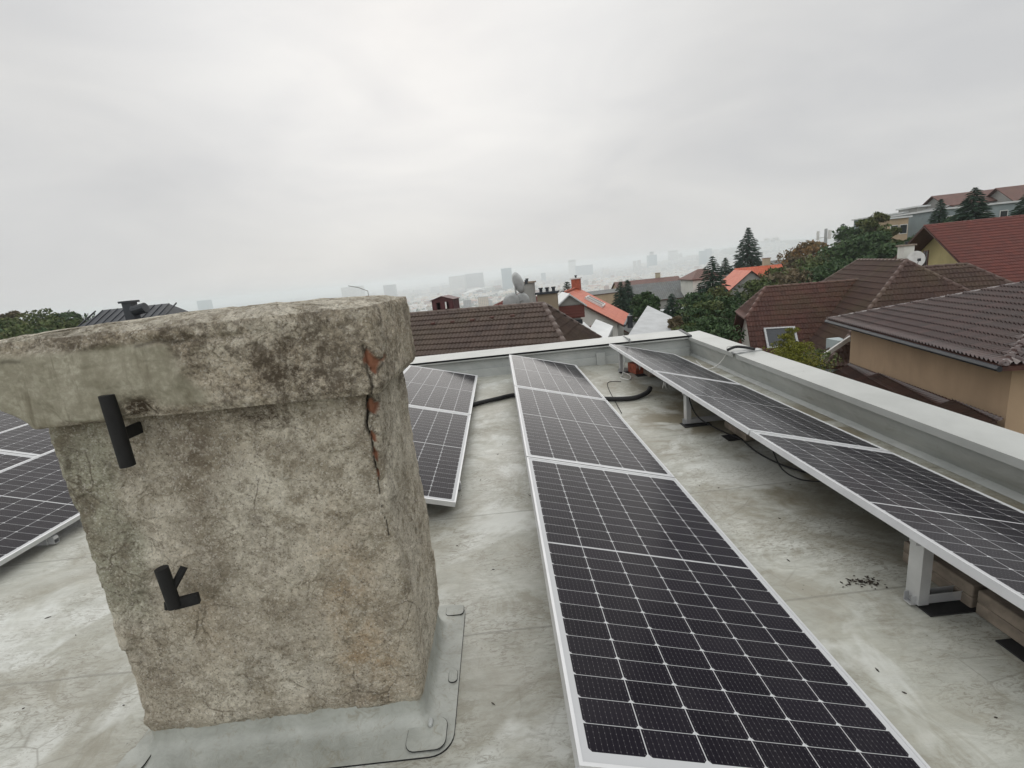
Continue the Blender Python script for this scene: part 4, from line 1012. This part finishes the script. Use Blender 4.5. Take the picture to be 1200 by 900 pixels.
def block_house(label,x0,x1,yt,yb,Y,depth,mat,name='apartment_block',wins=(0,0),roofm='sheet_white',rz=0):
    a=aty(x0,yt,Y);b=aty(x1,yt+(x0-x1)*.1008*1.0,Y);zb=min(aty((x0+x1)/2,yb,Y).z,gz((a.x+b.x)/2,Y)-1);w_=b.x-a.x;c=(a+b)/2
    root=empty(name,(c.x,Y+depth/2,zb),R(rz),label,'apartment block');h_=a.z-zb
    m=MB();m.b2((-w_/2,-depth/2,0),(w_/2,depth/2,h_));m.build('wall',M[mat],root)
    m=MB();m.b2((-w_/2-.3,-depth/2-.3,h_+.002),(w_/2+.3,depth/2+.3,h_+.25));m.build('roof',M[roofm],root)
    nx,nz=wins
    for i in range(nx):
        for k in range(nz):
            m=MB();u=-w_/2+w_*(i+.5)/nx;z_=h_-1.6-2.9*k;m.b2((u-.6,-depth/2-.04,z_-.7),(u+.6,-depth/2+.02,z_+.7));o=m.build('window',M['paint_white'],root)
            m=MB();m.b2((u-.5,-depth/2-.06,z_-.6),(u+.5,-depth/2-.041,z_+.6));m.build('pane',M['glass_dark'],o)
    return root
block_house('beige villa front with two dark windows among the trees',1043,1065,257,285,74,6,'w_beige',wins=(2,1),name='villa')
block_house('grey blue block with a flat roof behind the beige villa',1058,1092,250,280,88,12,'w_greyblue',wins=(3,2))
block_house('long grey blue building with a white terrace roof at the upper right',1104,1230,246,275,72,12,'w_greyblue',wins=(6,1))
block_house('small grey rooftop box above the blue grey blocks',1075,1087,243,252,86,4,'w_grey',name='roof_box')
simple_house('hilltop house with a wide brown gabled roof behind the terrace',1143,224,85,-12,13,8,4,2.0,('gable','gable'),('tile_far','w_grey'),ov=.6)
simple_house('hilltop house roof cut by the right edge of the photo',1205,216,80,-12,9,8,4,2.4,('gable','gable'),('tile_far','w_grey'),ov=.6)
simple_house('grey slate gable left of the long blue grey building',1097,243,80,70,9,7,3,2.0,('gable','gable'),('tile_grey','w_greyblue'),ov=.4)
# ---- dark standing seam roof on the left
zr=1.72;A=aty(112,363,24);B=aty(207,355,24)
rt3=math.degrees(math.atan2(B.y-A.y,B.x-A.x));
hL,PL,roL=house('metal_roof_house','house with a dark standing seam roof and black chimney, left','house',((A.x+B.x)/2,24),0,(B.x-A.x)+1.6,9,-.5,1.74,(1.2,1.2),('metal_dark','w_white'),geo=False,caps=False,zg=-8)
m=MB()
for k in range(12):
    u=-(B.x-A.x)/2+(B.x-A.x)*k/11;v0=PL(u,-4.45,-.5+.012+.03);v1=PL(u,-.05,1.72+.03);m.thick([v0,v0+Vector((.04,0,0)),v1+Vector((.04,0,0)),v1],.06)
m.build('seams',M['metal_dark'],roL,True)
q=aty(156,372,22.4);chimney_part(hL,(q.x,q.y,q.z-.4),.40,.4,1.05,0,'metal_dark','metal_dark')
m=MB();q=aty(164,361,22.0);m.tube([q+Vector((-.3,0,-.1)),q+Vector((.25,0,.0))],.22,12);m.build('vent_hood',M['metal_dark'],hL,True)
# ================================================================== trees
def quads(name,C_,U_,V_,mat,parent,smooth=False):
    n=len(C_);vs=np.empty((n*4,3));vs[0::4]=C_-U_;vs[1::4]=C_+V_*.6;vs[2::4]=C_+U_;vs[3::4]=C_-V_*.6
    me=bpy.data.meshes.new(name);me.vertices.add(n*4);me.vertices.foreach_set('co',vs.ravel())
    me.loops.add(n*4);me.loops.foreach_set('vertex_index',np.arange(n*4,dtype=np.int32));me.polygons.add(n);me.polygons.foreach_set('loop_start',np.arange(0,n*4,4,dtype=np.int32))
    me.update(calc_edges=True);return link(name,me,mat,parent)
def rv(n): v=RNG.normal(size=(n,3));return v/np.linalg.norm(v,axis=1)[:,None]
def tree(label,base,h_,r_,leaf='leaf_mid',n=2600,ls=.16,name='broadleaf_tree',group=None,trunk=.25,squash=1.0,cat='tree',gap=.0):
    root=empty(name,base,0,label,cat,group)
    m=MB();m.tube([(0,0,-1.0),(.05,0,h_*.3),(0,.1,h_*.6),(.1,0,h_*.9)],[.03*h_,.022*h_,.014*h_,.004*h_],8)
    m.build('trunk',M['bark'],root)
    lm=MB();cl=[]
    nb=11
    for k in range(nb):
        an=k*2.4+RNG.random();zz=h_*(trunk+(.92-trunk)*(k+.5)/nb);env=r_*math.sin(math.pi*min(.97,(.18+.78*(zz/h_-trunk)/(1-trunk))))**.7
        rr=env*(.55+.35*RNG.random());e=Vector((math.cos(an)*rr,math.sin(an)*rr,zz+.08*h_*RNG.random()*squash))
        lm.tube([(0,0,zz-.12*h_),Vector((e.x*.5,e.y*.5,zz)),e],[.009*h_,.006*h_,.002*h_],5);cl.append((e,env*.52))
        cl.append((Vector((e.x*.45,e.y*.45,zz+.03*h_)),env*.5))
    cl.append((Vector((0,0,h_*.93)),r_*.32))
    lm.build('limbs',M['bark'],root)
    C_=[];per=max(20,n//len(cl))
    for c,rad in cl:
        k=per;d=rv(k);rd=rad*(.55+.5*RNG.random(k)**.6)
        q=np.array(c)+d*rd[:,None]*np.array([1,1,.72]);C_.append(q)
    C_=np.concatenate(C_);keep=vnoise(C_/(r_*.28),11)>-.25+gap;C_=C_[keep]
    U_=rv(len(C_))*ls*(.6+.8*RNG.random((len(C_),1)));V_=rv(len(C_))*ls*(.6+.8*RNG.random((len(C_),1)))
    quads('crown',C_,U_,V_,M[leaf],root);return root
def conifer(label,base,h_,r_,n=2600,ls=.16,leaf='leaf_con',group=None,cat='fir tree'):
    root=empty('fir_tree',base,0,label,cat,group)
    m=MB();m.tube([(0,0,-1),(0,0,h_*.5),(0,0,h_*.985)],[.022*h_,.014*h_,.002*h_],8);m.build('trunk',M['bark'],root)
    C_=[];U_=[];lv=int(20+h_*1.4);bm_=MB()
    for k in range(lv):
        t=k/(lv-1);z=h_*(.10+.88*t);R_=r_*(1-t)**.8*(.85+.2*RNG.random())+.12
        nb=int(6+7*(1-t))
        for j in range(nb):
            an=2*math.pi*(j+RNG.random()*.6)/nb+k;L_=R_*(.75+.4*RNG.random());nn_=max(8,int(n/(lv*8)*(L_/r_)*2.6))
            s=np.sqrt(RNG.random(nn_));wid=.26*L_*(1-s*.75);off=(RNG.random(nn_)-.5)*2*wid
            x=np.cos(an)*s*L_-np.sin(an)*off;y=np.sin(an)*s*L_+np.cos(an)*off;zz=z-s*L_*.30+ (s**2)*L_*.12+RNG.normal(size=nn_)*.035*h_/8
            C_.append(np.stack([x,y,zz],1));u=np.stack([np.cos(an+off/L_*2)*np.ones(nn_),np.sin(an+off/L_*2)*np.ones(nn_),-.35*np.ones(nn_)],1);U_.append(u)
            if j%2==0: bm_.tube([(0,0,z),(math.cos(an)*L_*.8,math.sin(an)*L_*.8,z-L_*.2)],[.004*h_,.001*h_],4,cap=False)
    bm_.build('limbs',M['bark'],root)
    C_=np.concatenate(C_);U_=np.concatenate(U_)*ls*(.8+.9*RNG.random((len(C_),1)));V_=rv(len(C_))*ls*.55;V_[:,2]*=.6
    quads('crown',C_,U_,V_,M[leaf],root);return root
def con_px(label,px,ytop,Y,ybase,r_,**k):
    t_=aty(px,ytop,Y);b_=aty(px,ybase,Y);zb=min(b_.z,t_.z-2);return conifer(label,(t_.x,t_.y,zb),t_.z-zb,r_,**k)
def tree_px(label,px,ytop,Y,ybase,r_,**k):
    t_=aty(px,ytop,Y);b_=aty(px,ybase,Y);return tree(label,(t_.x,t_.y,b_.z),t_.z-b_.z,r_,**k)
con_px('tall broad fir standing alone above the orange gabled roof',877,266,95,345,4.6,n=9000,ls=.30)
con_px('dark spruce in front of the brown hip roofed house',835,300,50,372,2.6,n=7000,ls=.17)
con_px('short hazy fir between the spruce and the tall fir',850,302,85,345,2.3,n=3500,ls=.24)
con_px('left of two dark firs above the pale metal roof',727,330,58,385,1.9,n=5000,ls=.20)
con_px('right of two dark firs above the pale metal roof',735,328,60,385,2.0,n=5000,ls=.20)
con_px('fir before the hillside terrace at the upper right',1143,219,50,290,2.9,n=8000,ls=.20)
con_px('slender fir left of the hillside terrace',1103,233,62,285,1.6,n=4000,ls=.2)
con_px('fir cut by the right edge above the red roof',1204,226,48,290,2.2,n=5000,ls=.2)
con_px('pointed fir on the wooded slope beside the mast',988,262,75,330,2.6,n=5000,ls=.22)
con_px('small fir poking out over the beige chimney',664,330,34,375,.8,n=1500,ls=.12)
con_px('small fir left of the shrubs by the pale metal roof',787,344,42,385,1.2,n=3000,ls=.13)
con_px('dark fir amid the shrubs behind the roof corner',864,342,36,400,1.2,n=3500,ls=.12)
TW='trees on the wooded slope right of the mast'
tw=[(945,287,105,330,6.0,'leaf_aut','rounded autumn tree left of the mast'),(1006,262,72,330,3.6,'leaf_dark','dark tree right of the pointed fir'),(1027,248,62,330,2.1,'leaf_mid','tallest loose crowned tree beside the beige villa'),
(1043,268,58,330,1.6,'leaf_mid','leafy tree covering the villa corner'),(1018,275,58,335,3.4,'leaf_dark','dense dark tree below the loose crowned one'),(985,290,64,335,3.6,'leaf_mid','green tree below the pointed fir'),
(965,297,70,335,3.4,'leaf_mid','low green tree under the mast'),(1040,288,52,330,2.4,'leaf_dark','dark tree behind the small white chimney'),(930,305,75,340,3.2,'leaf_bare','thin brownish tree by the low grey house'),
(905,318,62,350,2.8,'leaf_mid','olive tree right of the orange gable'),(925,320,50,350,2.8,'leaf_bare','sparse brown bush behind the clipped gable ridge'),(950,312,52,350,3.0,'leaf_mid','green bush behind the clipped gable ridge'),(978,308,48,345,2.8,'leaf_dark','dark bush left of the mossy hip'),
(1082,274,56,300,1.6,'leaf_dark','dark bush left of the red gable'),(1070,281,60,300,2.0,'leaf_dark','dark tree between villa and red gable'),(1122,254,60,280,1.6,'leaf_dark','bushy tree under the hillside terrace'),(1000,280,60,320,3,'leaf_dark','dark tree in the middle of the wooded slope')]
for px,yt,Y,yb,r_,lf,lb in tw: tree_px(lb,px,yt,Y,yb,r_,leaf=lf,n=5200,ls=.0036*Y+.02,group=TW,trunk=.05,gap=.12 if lf=='leaf_bare' else 0)
SH='shrubs and trees behind the roof corner'
for px,yt,Y,yb,r_,lf,lb in[(815,364,33,410,1.7,'leaf_dark','dark shrub at the left of the thicket behind the roof corner'),(822,358,34,412,2.2,'leaf_mid','lighter green shrub in the thicket behind the roof corner'),(845,352,35,412,2.4,'leaf_dark','dark bushy tree behind the right end of the corner'),
    (862,362,32,412,1.8,'leaf_dark','dark bush touching the clipped gable wall'),(812,345,42,400,2.2,'leaf_dark','tall shrub below the white walled house'),(840,338,45,400,2.4,'leaf_mid','tree below the dark spruce'),(806,382,28,415,1.1,'leaf_mid','low shrub just over the parapet corner'),
    (760,352,52,385,1.0,'leaf_mid','round green tree right of the two firs'),(757,343,40,380,1.2,'leaf_dark','small dark pine over the pale metal roof'),(828,378,27,415,1.7,'leaf_dark','low dark shrub just beyond the coping corner'),(792,372,30,400,.5,'leaf_bare','sparse shrub on the pale metal roof edge'),(893,330,50,352,2.2,'leaf_mid','bush hiding the foot of the orange gable')]:
    tree_px(lb,px,yt,Y,yb,r_,leaf=lf,n=5200,ls=.0036*Y+.015,group=SH,trunk=.03,name='shrub')
tree_px('yellow green young tree in front of the wide roof window',925,384,15,436,.42,leaf='leaf_yel',n=5200,ls=.032,trunk=.1)
tree_px('yellow green bush low behind the right coping',930,404,14.5,440,.85,leaf='leaf_yel',n=6500,ls=.032,trunk=.05,name='shrub')
tree_px('thin yellow green bush by the sloping white board',955,412,15,440,.7,leaf='leaf_mid',n=1200,ls=.05,trunk=.05,name='shrub')
LW='trees along the left skyline'
for k,(px,yt,Y,r_,lf,lb) in enumerate([(-40,362,60,4,'leaf_mid','green tree at the far left edge of the skyline'),(2,368,55,3.4,'leaf_mid','green tree where the left skyline enters the frame'),(12,356,66,1.6,'leaf_bare','thin bare treetop poking above the left skyline'),(35,362,60,4.0,'leaf_mid','tallest green tree of the left skyline'),(55,371,52,3.2,'leaf_mid','olive tree in front of the left skyline'),
    (62,364,80,3.6,'leaf_dark','dark tree behind the olive ones'),(80,362,84,4.2,'leaf_dark','broad dark tree next to the metal roof'),(78,373,54,2.6,'leaf_mid','olive tree left of the rusty orange one'),(92,372,56,2.4,'leaf_aut','rusty orange tree touching the metal roof'),(20,378,44,3.4,'leaf_mid','low green tree above the cap edge'),(-15,375,46,3.6,'leaf_dark','dark low tree left of the frame edge'),(48,382,44,3.4,'leaf_dark','low dark tree above the cap')]):
    p=aty(px,yt+5,Y);zb=-8;tree(lb,(p.x,p.y,zb),p.z-zb,r_,leaf=lf,n=4200,ls=.0036*Y+.02,group=LW,trunk=.3,gap=.25 if lf=='leaf_bare' else 0)
# undergrowth on the near slope
n=26000;X=RNG.uniform(-45,110,n);Y=RNG.uniform(22,190,n);k=vnoise(np.stack([X/9,Y/9,X*0],1),8)>.0;X,Y=X[k],Y[k]
Z=ground_z(X,Y)+RNG.random(len(X))*1.6;C_=np.stack([X,Y,Z],1);quads('undergrowth',C_,rv(len(C_))*.7,rv(len(C_))*.7,M['leaf_mid'],None)
tag(bpy.data.objects['undergrowth'],'green undergrowth between the hillside houses','undergrowth',kind='stuff')
# ================================================================== antenna mast
p=aty(968,268,150);b=aty(969,300,150);mt_=empty('antenna_mast',(p.x,p.y,b.z-6),0,'slim lattice mast with panel antennas on the wooded hill','mast')
m=MB();m.tube([(0,0,0),(0,0,p.z-b.z+6)],[.55,.4],8);m.build('pole',M['galv'],mt_)
zt=p.z-b.z+6
for k in range(3):
    an=k*2.09+.5;m=MB();c=Vector((math.cos(an)*2.0,math.sin(an)*2.0,zt-1.8));m.tube([(0,0,zt-2.5),c+Vector((0,0,-.7))],.12,6);m.box(c,(.6,.5,2.6));m.build('antenna',M['paint_white'],mt_)
# ================================================================== city in the plain
ZP=-112.0
def mat_city(name):
    n=NT(name);c=n.attr('col');v=n.coord();s=n.sep(v)
    g=n.N('ShaderNodeNewGeometry').outputs['Normal'];ns_=n.sep(g)
    fl=n.math('LESS_THAN',n.math('FRACT',n.math('DIVIDE',s[2],3.1)),.45);wx=n.math('LESS_THAN',n.math('FRACT',n.math('DIVIDE',n.math('ADD',s[0],s[1]),3.7)),.55)
    up_=n.math('LESS_THAN',n.math('ABSOLUTE',ns_[2]),.4)
    k=n.math('MULTIPLY',n.math('MULTIPLY',fl,wx),n.math('MULTIPLY',up_,.7));return n.set(n.mix(k,c,(.08,.09,.10)),.7)
M['city']=mat_city('city_walls')
def solid(name,c,mat='city_%s'):
    pass
def citymat(nm,c):
    if nm in M: return M[nm]
    n=NT(nm);v=n.coord();s=n.sep(v)
    g=n.N('ShaderNodeNewGeometry').outputs['Normal'];ns_=n.sep(g)
    fl=n.math('LESS_THAN',n.math('FRACT',n.math('DIVIDE',s[2],3.2)),.5);wx=n.math('LESS_THAN',n.math('FRACT',n.math('DIVIDE',n.math('ADD',s[0],s[1]),4.1)),.6)
    up_=n.math('LESS_THAN',n.math('ABSOLUTE',ns_[2]),.4)
    M[nm]=n.set(n.mix(n.math('MULTIPLY',n.math('MULTIPLY',fl,wx),n.math('MULTIPLY',up_,.75)),c,(.07,.08,.09)),.5);return M[nm]
citymat('c_teal',(.06,.16,.21));citymat('c_pale',(.50,.50,.47));citymat('c_red',(.34,.17,.12));citymat('c_warm',(.48,.40,.30));citymat('c_blue',(.16,.24,.29));citymat('c_grey',(.28,.29,.29))
def tower(label,x0,x1,yt,Y,mat,depth=None,top=None,name='tower_block',cat='tower',group=None):
    a=aty(x0,yt+.05*(x1-x0),Y);b=aty(x1,yt-.05*(x1-x0),Y);w_=b.x-a.x;z1=(a.z+b.z)/2;d_=depth or w_*.8
    root=empty(name,((a.x+b.x)/2,Y,ZP),0,label,cat,group);h_=z1-ZP
    m=MB();m.b2((-w_/2,-d_/2,-1),(w_/2,d_/2,h_));m.build('wall',M[mat],root)
    m=MB();m.b2((-w_/2+1,-d_/2+1,h_+.01),(w_/2-1,d_/2-1,h_+1.2))
    if top:
        tx=aty((x0+x1)/2,yt-top,Y).z-ZP;m.b2((-w_*.22,-w_*.22,h_+1.2),(w_*.16,w_*.2,tx))
    m.build('roof_plant',M['c_grey'],root);return root
tower('long pale slab block at the left of the city',526,545,323.5,3700,'c_pale',60)
tower('second taller pale slab right beside the long one',545,566,320.5,3800,'c_grey',60)
tower('dark teal office tower left of the satellite dishes',587,599,314.5,3300,'c_teal')
tower('tall teal tower with a roof pod, centre right of the city',759,768.5,299,4000,'c_teal',top=4)
tower('pale slim tower, first right of the tall teal tower',784,793,294,4600,'c_pale')
tower('thin pale tower beside the slim one',795,799,297,4700,'c_pale')
tower('left half of the twin blue green towers near the spruce',820,827,294,3800,'c_teal')
tower('right half of the twin blue green towers near the spruce',826.5,833,291.5,3870,'c_blue')
tower('broad blue grey block between pale tower and twin towers',793,806,311,3900,'c_blue')
tower('low blue slab in the middle of the haze',674,694,311,4200,'c_blue',40)
tower('faint tower far out above the orange roof',666,674,305,4900,'c_pale')
tower('thin pale pair of towers left one, left of the tall teal tower',742,745.5,306,3700,'c_pale')
tower('thin pale pair of towers right one, left of the tall teal tower',747,750.5,305,3700,'c_pale')
tower('small dark tower mid haze above the beige chimney',634,639,320,3900,'c_blue')
tower('grey block peeping over the chimney cap top right',450,463,334,3300,'c_grey')
tower('pale low block peeping over the chimney cap',402,424,336,3400,'c_pale')
tower('far faint block over the left part of the cap',233,245,352,3600,'c_teal')
tower('pale apartment block behind the ridge, right of the maroon housing',560,572,348,1100,'c_warm')
tower('grey apartment block right of the warm pale one',543,552,352,1150,'c_grey')
# arena with white curved roof
p=aty(568,338,3000);ar=empty('arena_hall',(p.x,3000,ZP),R(12),'big white curved hall roof beyond the teal tower foot','hall')
m=MB();vs=[];fs=[]
for i in range(13):
    for j,yy in enumerate((-45,45)):
        t=i/12;vs.append(((t-.5)*260,yy*1.6,14+22*math.sin(math.pi*t)))
for i in range(12): fs.append((2*i,2*i+2,2*i+3,2*i+1))
m.add(vs,fs);m.build('roof',M['paint_white'],ar)
m=MB();m.b2((-130,-71.9,-1),(130,71.9,13.9));m.build('wall',M['c_grey'],ar)
# counted mid-distance blocks
RB=random.Random(3);CG='mid-rise blocks of the hazy city'
protoB={}
for k in range(150):
    Y=RB.uniform(700,3600);t=RB.uniform(-.20,.56);x=t*Y+RB.uniform(-20,20)
    w_=RB.choice([14,18,24,40,60]);d_=RB.choice([12,14,18]);h_=RB.choice([9,12,14,18,24,30]);mt=RB.choice(['c_pale','c_warm','c_red','c_grey','c_pale'])
    m=MB();m.b2((-w_/2,-d_/2,-1),(w_/2,d_/2,h_))
    pitched=h_<16
    if pitched: m.add([(-w_/2-.5,-d_/2-.5,h_+.02),(w_/2+.5,-d_/2-.5,h_+.02),(w_/2+.5,d_/2+.5,h_+.02),(-w_/2-.5,d_/2+.5,h_+.02),(-w_/2,0,h_+5),(w_/2,0,h_+5)],[(0,1,5,4),(2,3,4,5),(1,2,5),(3,0,4),(0,3,2,1)],1)
    else: m.b2((-w_/4,-d_/4,h_+.01),(w_/4,d_/4,h_+2.5),1)
    o=m.build('city_block',[M[mt],M['c_red'] if pitched else M['c_grey']],loc=(x,Y,ZP));o.rotation_euler=(0,0,R(RB.choice([-15,5,12,80,100])+RB.uniform(-4,4)))
    tag(o,'mid-rise block standing in the hazy city plain','building',CG)
# the rest of the city: one mass
def city_mass(name,n,rngY,hh,sz,cols,label,cat,seed,xr0=-.32,xr1=.75):
    g=np.random.default_rng(seed);Y=np.sqrt(g.uniform((rngY[0])**2,(rngY[1])**2,n));t=g.uniform(xr0,xr1,n);X=t*Y
    k=vnoise(np.stack([X/260,Y/260,X*0],1),5)>-.28;X,Y=X[k],Y[k];n=len(X)
    w_=g.uniform(sz[0],sz[1],n);d_=g.uniform(sz[0],sz[1]*.6,n);h_=g.uniform(*hh,n)*(1+.8*(g.random(n)>.94));a=np.round(vnoise(np.stack([X/300,Y/300,X*0],1),9)*4)*.4+g.normal(size=n)*.05
    c,s=np.cos(a),np.sin(a);z0=ground_z(X,Y)-1
    base=np.array([(-1,-1),(1,-1),(1,1),(-1,1)])*.5;vs=np.empty((n,8,3))
    for i,(bx,by) in enumerate(base):
        lx,ly=bx*w_,by*d_;x=X+c*lx-s*ly;y=Y+s*lx+c*ly
        vs[:,i]=np.stack([x,y,z0],1);vs[:,i+4]=np.stack([x,y,z0+h_],1)
    f=np.array([(4,5,6,7),(0,1,5,4),(1,2,6,5),(2,3,7,6),(3,0,4,7)]);F_=(np.arange(n)[:,None,None]*8+f[None]).reshape(-1,4)
    me=bpy.data.meshes.new(name);me.vertices.add(n*8);me.vertices.foreach_set('co',vs.ravel());me.loops.add(len(F_)*4);me.loops.foreach_set('vertex_index',F_.astype(np.int32).ravel());me.polygons.add(len(F_));me.polygons.foreach_set('loop_start',np.arange(0,len(F_)*4,4,dtype=np.int32));me.update(calc_edges=True)
    ci=g.integers(0,len(cols),n);cw=np.array(cols)[ci];cr=np.array([(.40,.17,.11),(.36,.34,.32),(.55,.55,.53),(.28,.15,.11)])[g.integers(0,4,n)]
    at=me.attributes.new('col','FLOAT_COLOR','CORNER');cc=np.ones((n,5,4,4));cc[:,0,:,:3]=cr[:,None];cc[:,1:,:,:3]=cw[:,None,None];at.data.foreach_set('color',cc.astype(np.float32).ravel())
    return tag(link(name,me,M['city']),label,cat,kind='stuff')
city_mass('city_houses',24000,(480,4300),(5,12),(9,26),[(.66,.64,.58),(.6,.5,.38),(.5,.5,.48),(.7,.7,.68)],'carpet of small pale and red roofed houses across the plain','city houses',1)
city_mass('far_city',11000,(3400,8200),(8,34),(20,80),[(.5,.48,.43),(.4,.4,.4),(.52,.52,.5)],'faint far quarters dissolving in the haze','far city',2,-.6,1.0)
# city greenery
g=np.random.default_rng(5);n=6000;Y=np.sqrt(g.uniform(300**2,3600**2,n));X=g.uniform(-.35,.75,n)*Y;k=vnoise(np.stack([X/120,Y/120,X*0],1),15)>-.05;X,Y=X[k],Y[k]
Z=ground_z(X,Y)+g.uniform(2,7,len(X));reps=5;C_=np.repeat(np.stack([X,Y,Z],1),reps,0)+g.normal(size=(len(X)*reps,3))*np.array([5,5,2]);quads('city_trees',C_,rv(len(C_))*5,rv(len(C_))*5,M['leaf_dark'],None)
tag(bpy.data.objects['city_trees'],'dark tree tops scattered between the city houses','city trees',kind='stuff')
# hills on the horizon
# ================================================================== air
m=MB();m.b2((-7000,-900,-113.5),(7000,8500,30))
n=NT('haze_air');n.n.remove(n.b);pv=n.n.new('ShaderNodeVolumePrincipled');pv.inputs['Color'].default_value=(.91,.97,1,1);pv.inputs['Density'].default_value=.00035;pv.inputs['Anisotropy'].default_value=.45
n.l.new(pv.outputs[0],n.o.inputs['Volume']);tag(m.build('haze',n.m),kind='stuff')
if 'SHOWDBG' in globals():
    for d in DBG: print('DBG',*d)
# ================================================================== light, sky, air, camera
SUN_EL,SUN_AZ=R(30),R(-6)       # azimuth from +Y, clockwise positive
w=bpy.data.worlds.new('World');sc.world=w;w.use_nodes=True;t=w.node_tree;t.nodes.clear()
out=t.nodes.new('ShaderNodeOutputWorld');bg=t.nodes.new('ShaderNodeBackground');bg.inputs[1].default_value=.1
sky=t.nodes.new('ShaderNodeTexSky');sky.sky_type='NISHITA';sky.sun_disc=False;sky.sun_elevation=SUN_EL;sky.sun_rotation=SUN_AZ
sky.air_density=1;sky.dust_density=3
tc=t.nodes.new('ShaderNodeTexCoord');mp=t.nodes.new('ShaderNodeMapping');mp.inputs['Scale'].default_value=(1.2,1.2,3.6)
n1=t.nodes.new('ShaderNodeTexNoise');n1.inputs['Scale'].default_value=2.1;n1.inputs['Detail'].default_value=6;n1.inputs['Roughness'].default_value=.5;n1.inputs['Distortion'].default_value=.5
t.links.new(tc.outputs['Generated'],mp.inputs[0]);t.links.new(mp.outputs[0],n1.inputs['Vector'])
rp=t.nodes.new('ShaderNodeValToRGB');e=rp.color_ramp.elements
e[0].position=.32;e[0].color=(.90,.905,.915,1);e[1].position=.68;e[1].color=(1.06,1.055,1.04,1);t.links.new(n1.outputs[0],rp.inputs[0])
# brighter cloud where the sun stands behind it
sd=Vector((math.sin(SUN_AZ)*math.cos(SUN_EL),math.cos(SUN_AZ)*math.cos(SUN_EL),math.sin(SUN_EL)))
dp=t.nodes.new('ShaderNodeVectorMath');dp.operation='DOT_PRODUCT';t.links.new(tc.outputs['Generated'],dp.inputs[0]);dp.inputs[1].default_value=sd
mr=t.nodes.new('ShaderNodeMapRange');mr.inputs[1].default_value=.84;mr.inputs[2].default_value=1.0;mr.inputs[3].default_value=0;mr.inputs[4].default_value=1;mr.interpolation_type='SMOOTHSTEP';t.links.new(dp.outputs['Value'],mr.inputs[0])
pw=t.nodes.new('ShaderNodeMath');pw.operation='MULTIPLY_ADD';pw.inputs[1].default_value=1.5;pw.inputs[2].default_value=SKYB if 'SKYB' in globals() else 6.2;t.links.new(mr.outputs[0],pw.inputs[0])
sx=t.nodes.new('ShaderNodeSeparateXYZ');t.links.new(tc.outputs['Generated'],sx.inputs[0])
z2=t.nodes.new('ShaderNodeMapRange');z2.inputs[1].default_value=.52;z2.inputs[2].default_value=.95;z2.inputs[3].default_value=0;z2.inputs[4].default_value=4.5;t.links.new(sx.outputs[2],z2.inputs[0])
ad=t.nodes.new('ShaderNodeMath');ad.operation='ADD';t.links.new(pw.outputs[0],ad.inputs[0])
z3=t.nodes.new('ShaderNodeMapRange');z3.inputs[1].default_value=-.25;z3.inputs[2].default_value=-.9;z3.inputs[3].default_value=0;z3.inputs[4].default_value=7;t.links.new(sx.outputs[1],z3.inputs[0])  # extra brightness added to the unseen sky behind the camera, lifts the chimney front
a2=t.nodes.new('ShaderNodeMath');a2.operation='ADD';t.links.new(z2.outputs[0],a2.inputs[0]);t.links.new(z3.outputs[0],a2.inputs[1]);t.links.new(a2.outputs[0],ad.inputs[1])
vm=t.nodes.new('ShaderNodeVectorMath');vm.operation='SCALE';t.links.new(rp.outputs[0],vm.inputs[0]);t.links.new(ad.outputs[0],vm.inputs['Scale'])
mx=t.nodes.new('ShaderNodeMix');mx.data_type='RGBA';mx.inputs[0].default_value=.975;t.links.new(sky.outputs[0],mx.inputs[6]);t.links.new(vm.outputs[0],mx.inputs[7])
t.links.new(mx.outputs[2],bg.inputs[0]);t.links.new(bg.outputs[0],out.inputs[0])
ld=bpy.data.lights.new('sun','SUN');ld.energy=.9;ld.angle=R(70);ld.color=(1,.96,.9)
lo=bpy.data.objects.new('sun',ld);col.objects.link(lo);lo.rotation_euler=sd.to_track_quat('Z','Y').to_euler();lo.location=(0,0,50)
cam=bpy.data.cameras.new('camera');cam.sensor_width=36;cam.lens=F/1200*36;cam.clip_start=.05;cam.clip_end=30000
co=bpy.data.objects.new('camera',cam);col.objects.link(co);sc.camera=co
fwd=Vector((math.sin(YAW)*math.cos(PIT),math.cos(YAW)*math.cos(PIT),-math.sin(PIT)))
rt_=Vector((math.cos(YAW),-math.sin(YAW),0));up=rt_.cross(fwd)
Rv=CR*rt_-SR*up;Uv=SR*rt_+CR*up
mt=Matrix((Rv,Uv,-fwd)).transposed().to_4x4();mt.translation=(0,0,H);co.matrix_world=mt
sc.view_settings.view_transform='Standard';sc.view_settings.look='None';sc.view_settings.exposure=.13;sc.view_settings.gamma=1
sc.render.engine='CYCLES';sc.cycles.use_denoising=True;sc.cycles.max_bounces=8;sc.cycles.volume_bounces=3;sc.cycles.caustics_reflective=False;sc.cycles.caustics_refractive=False
try: sc.cycles.denoising_prefilter='ACCURATE'
except Exception: pass
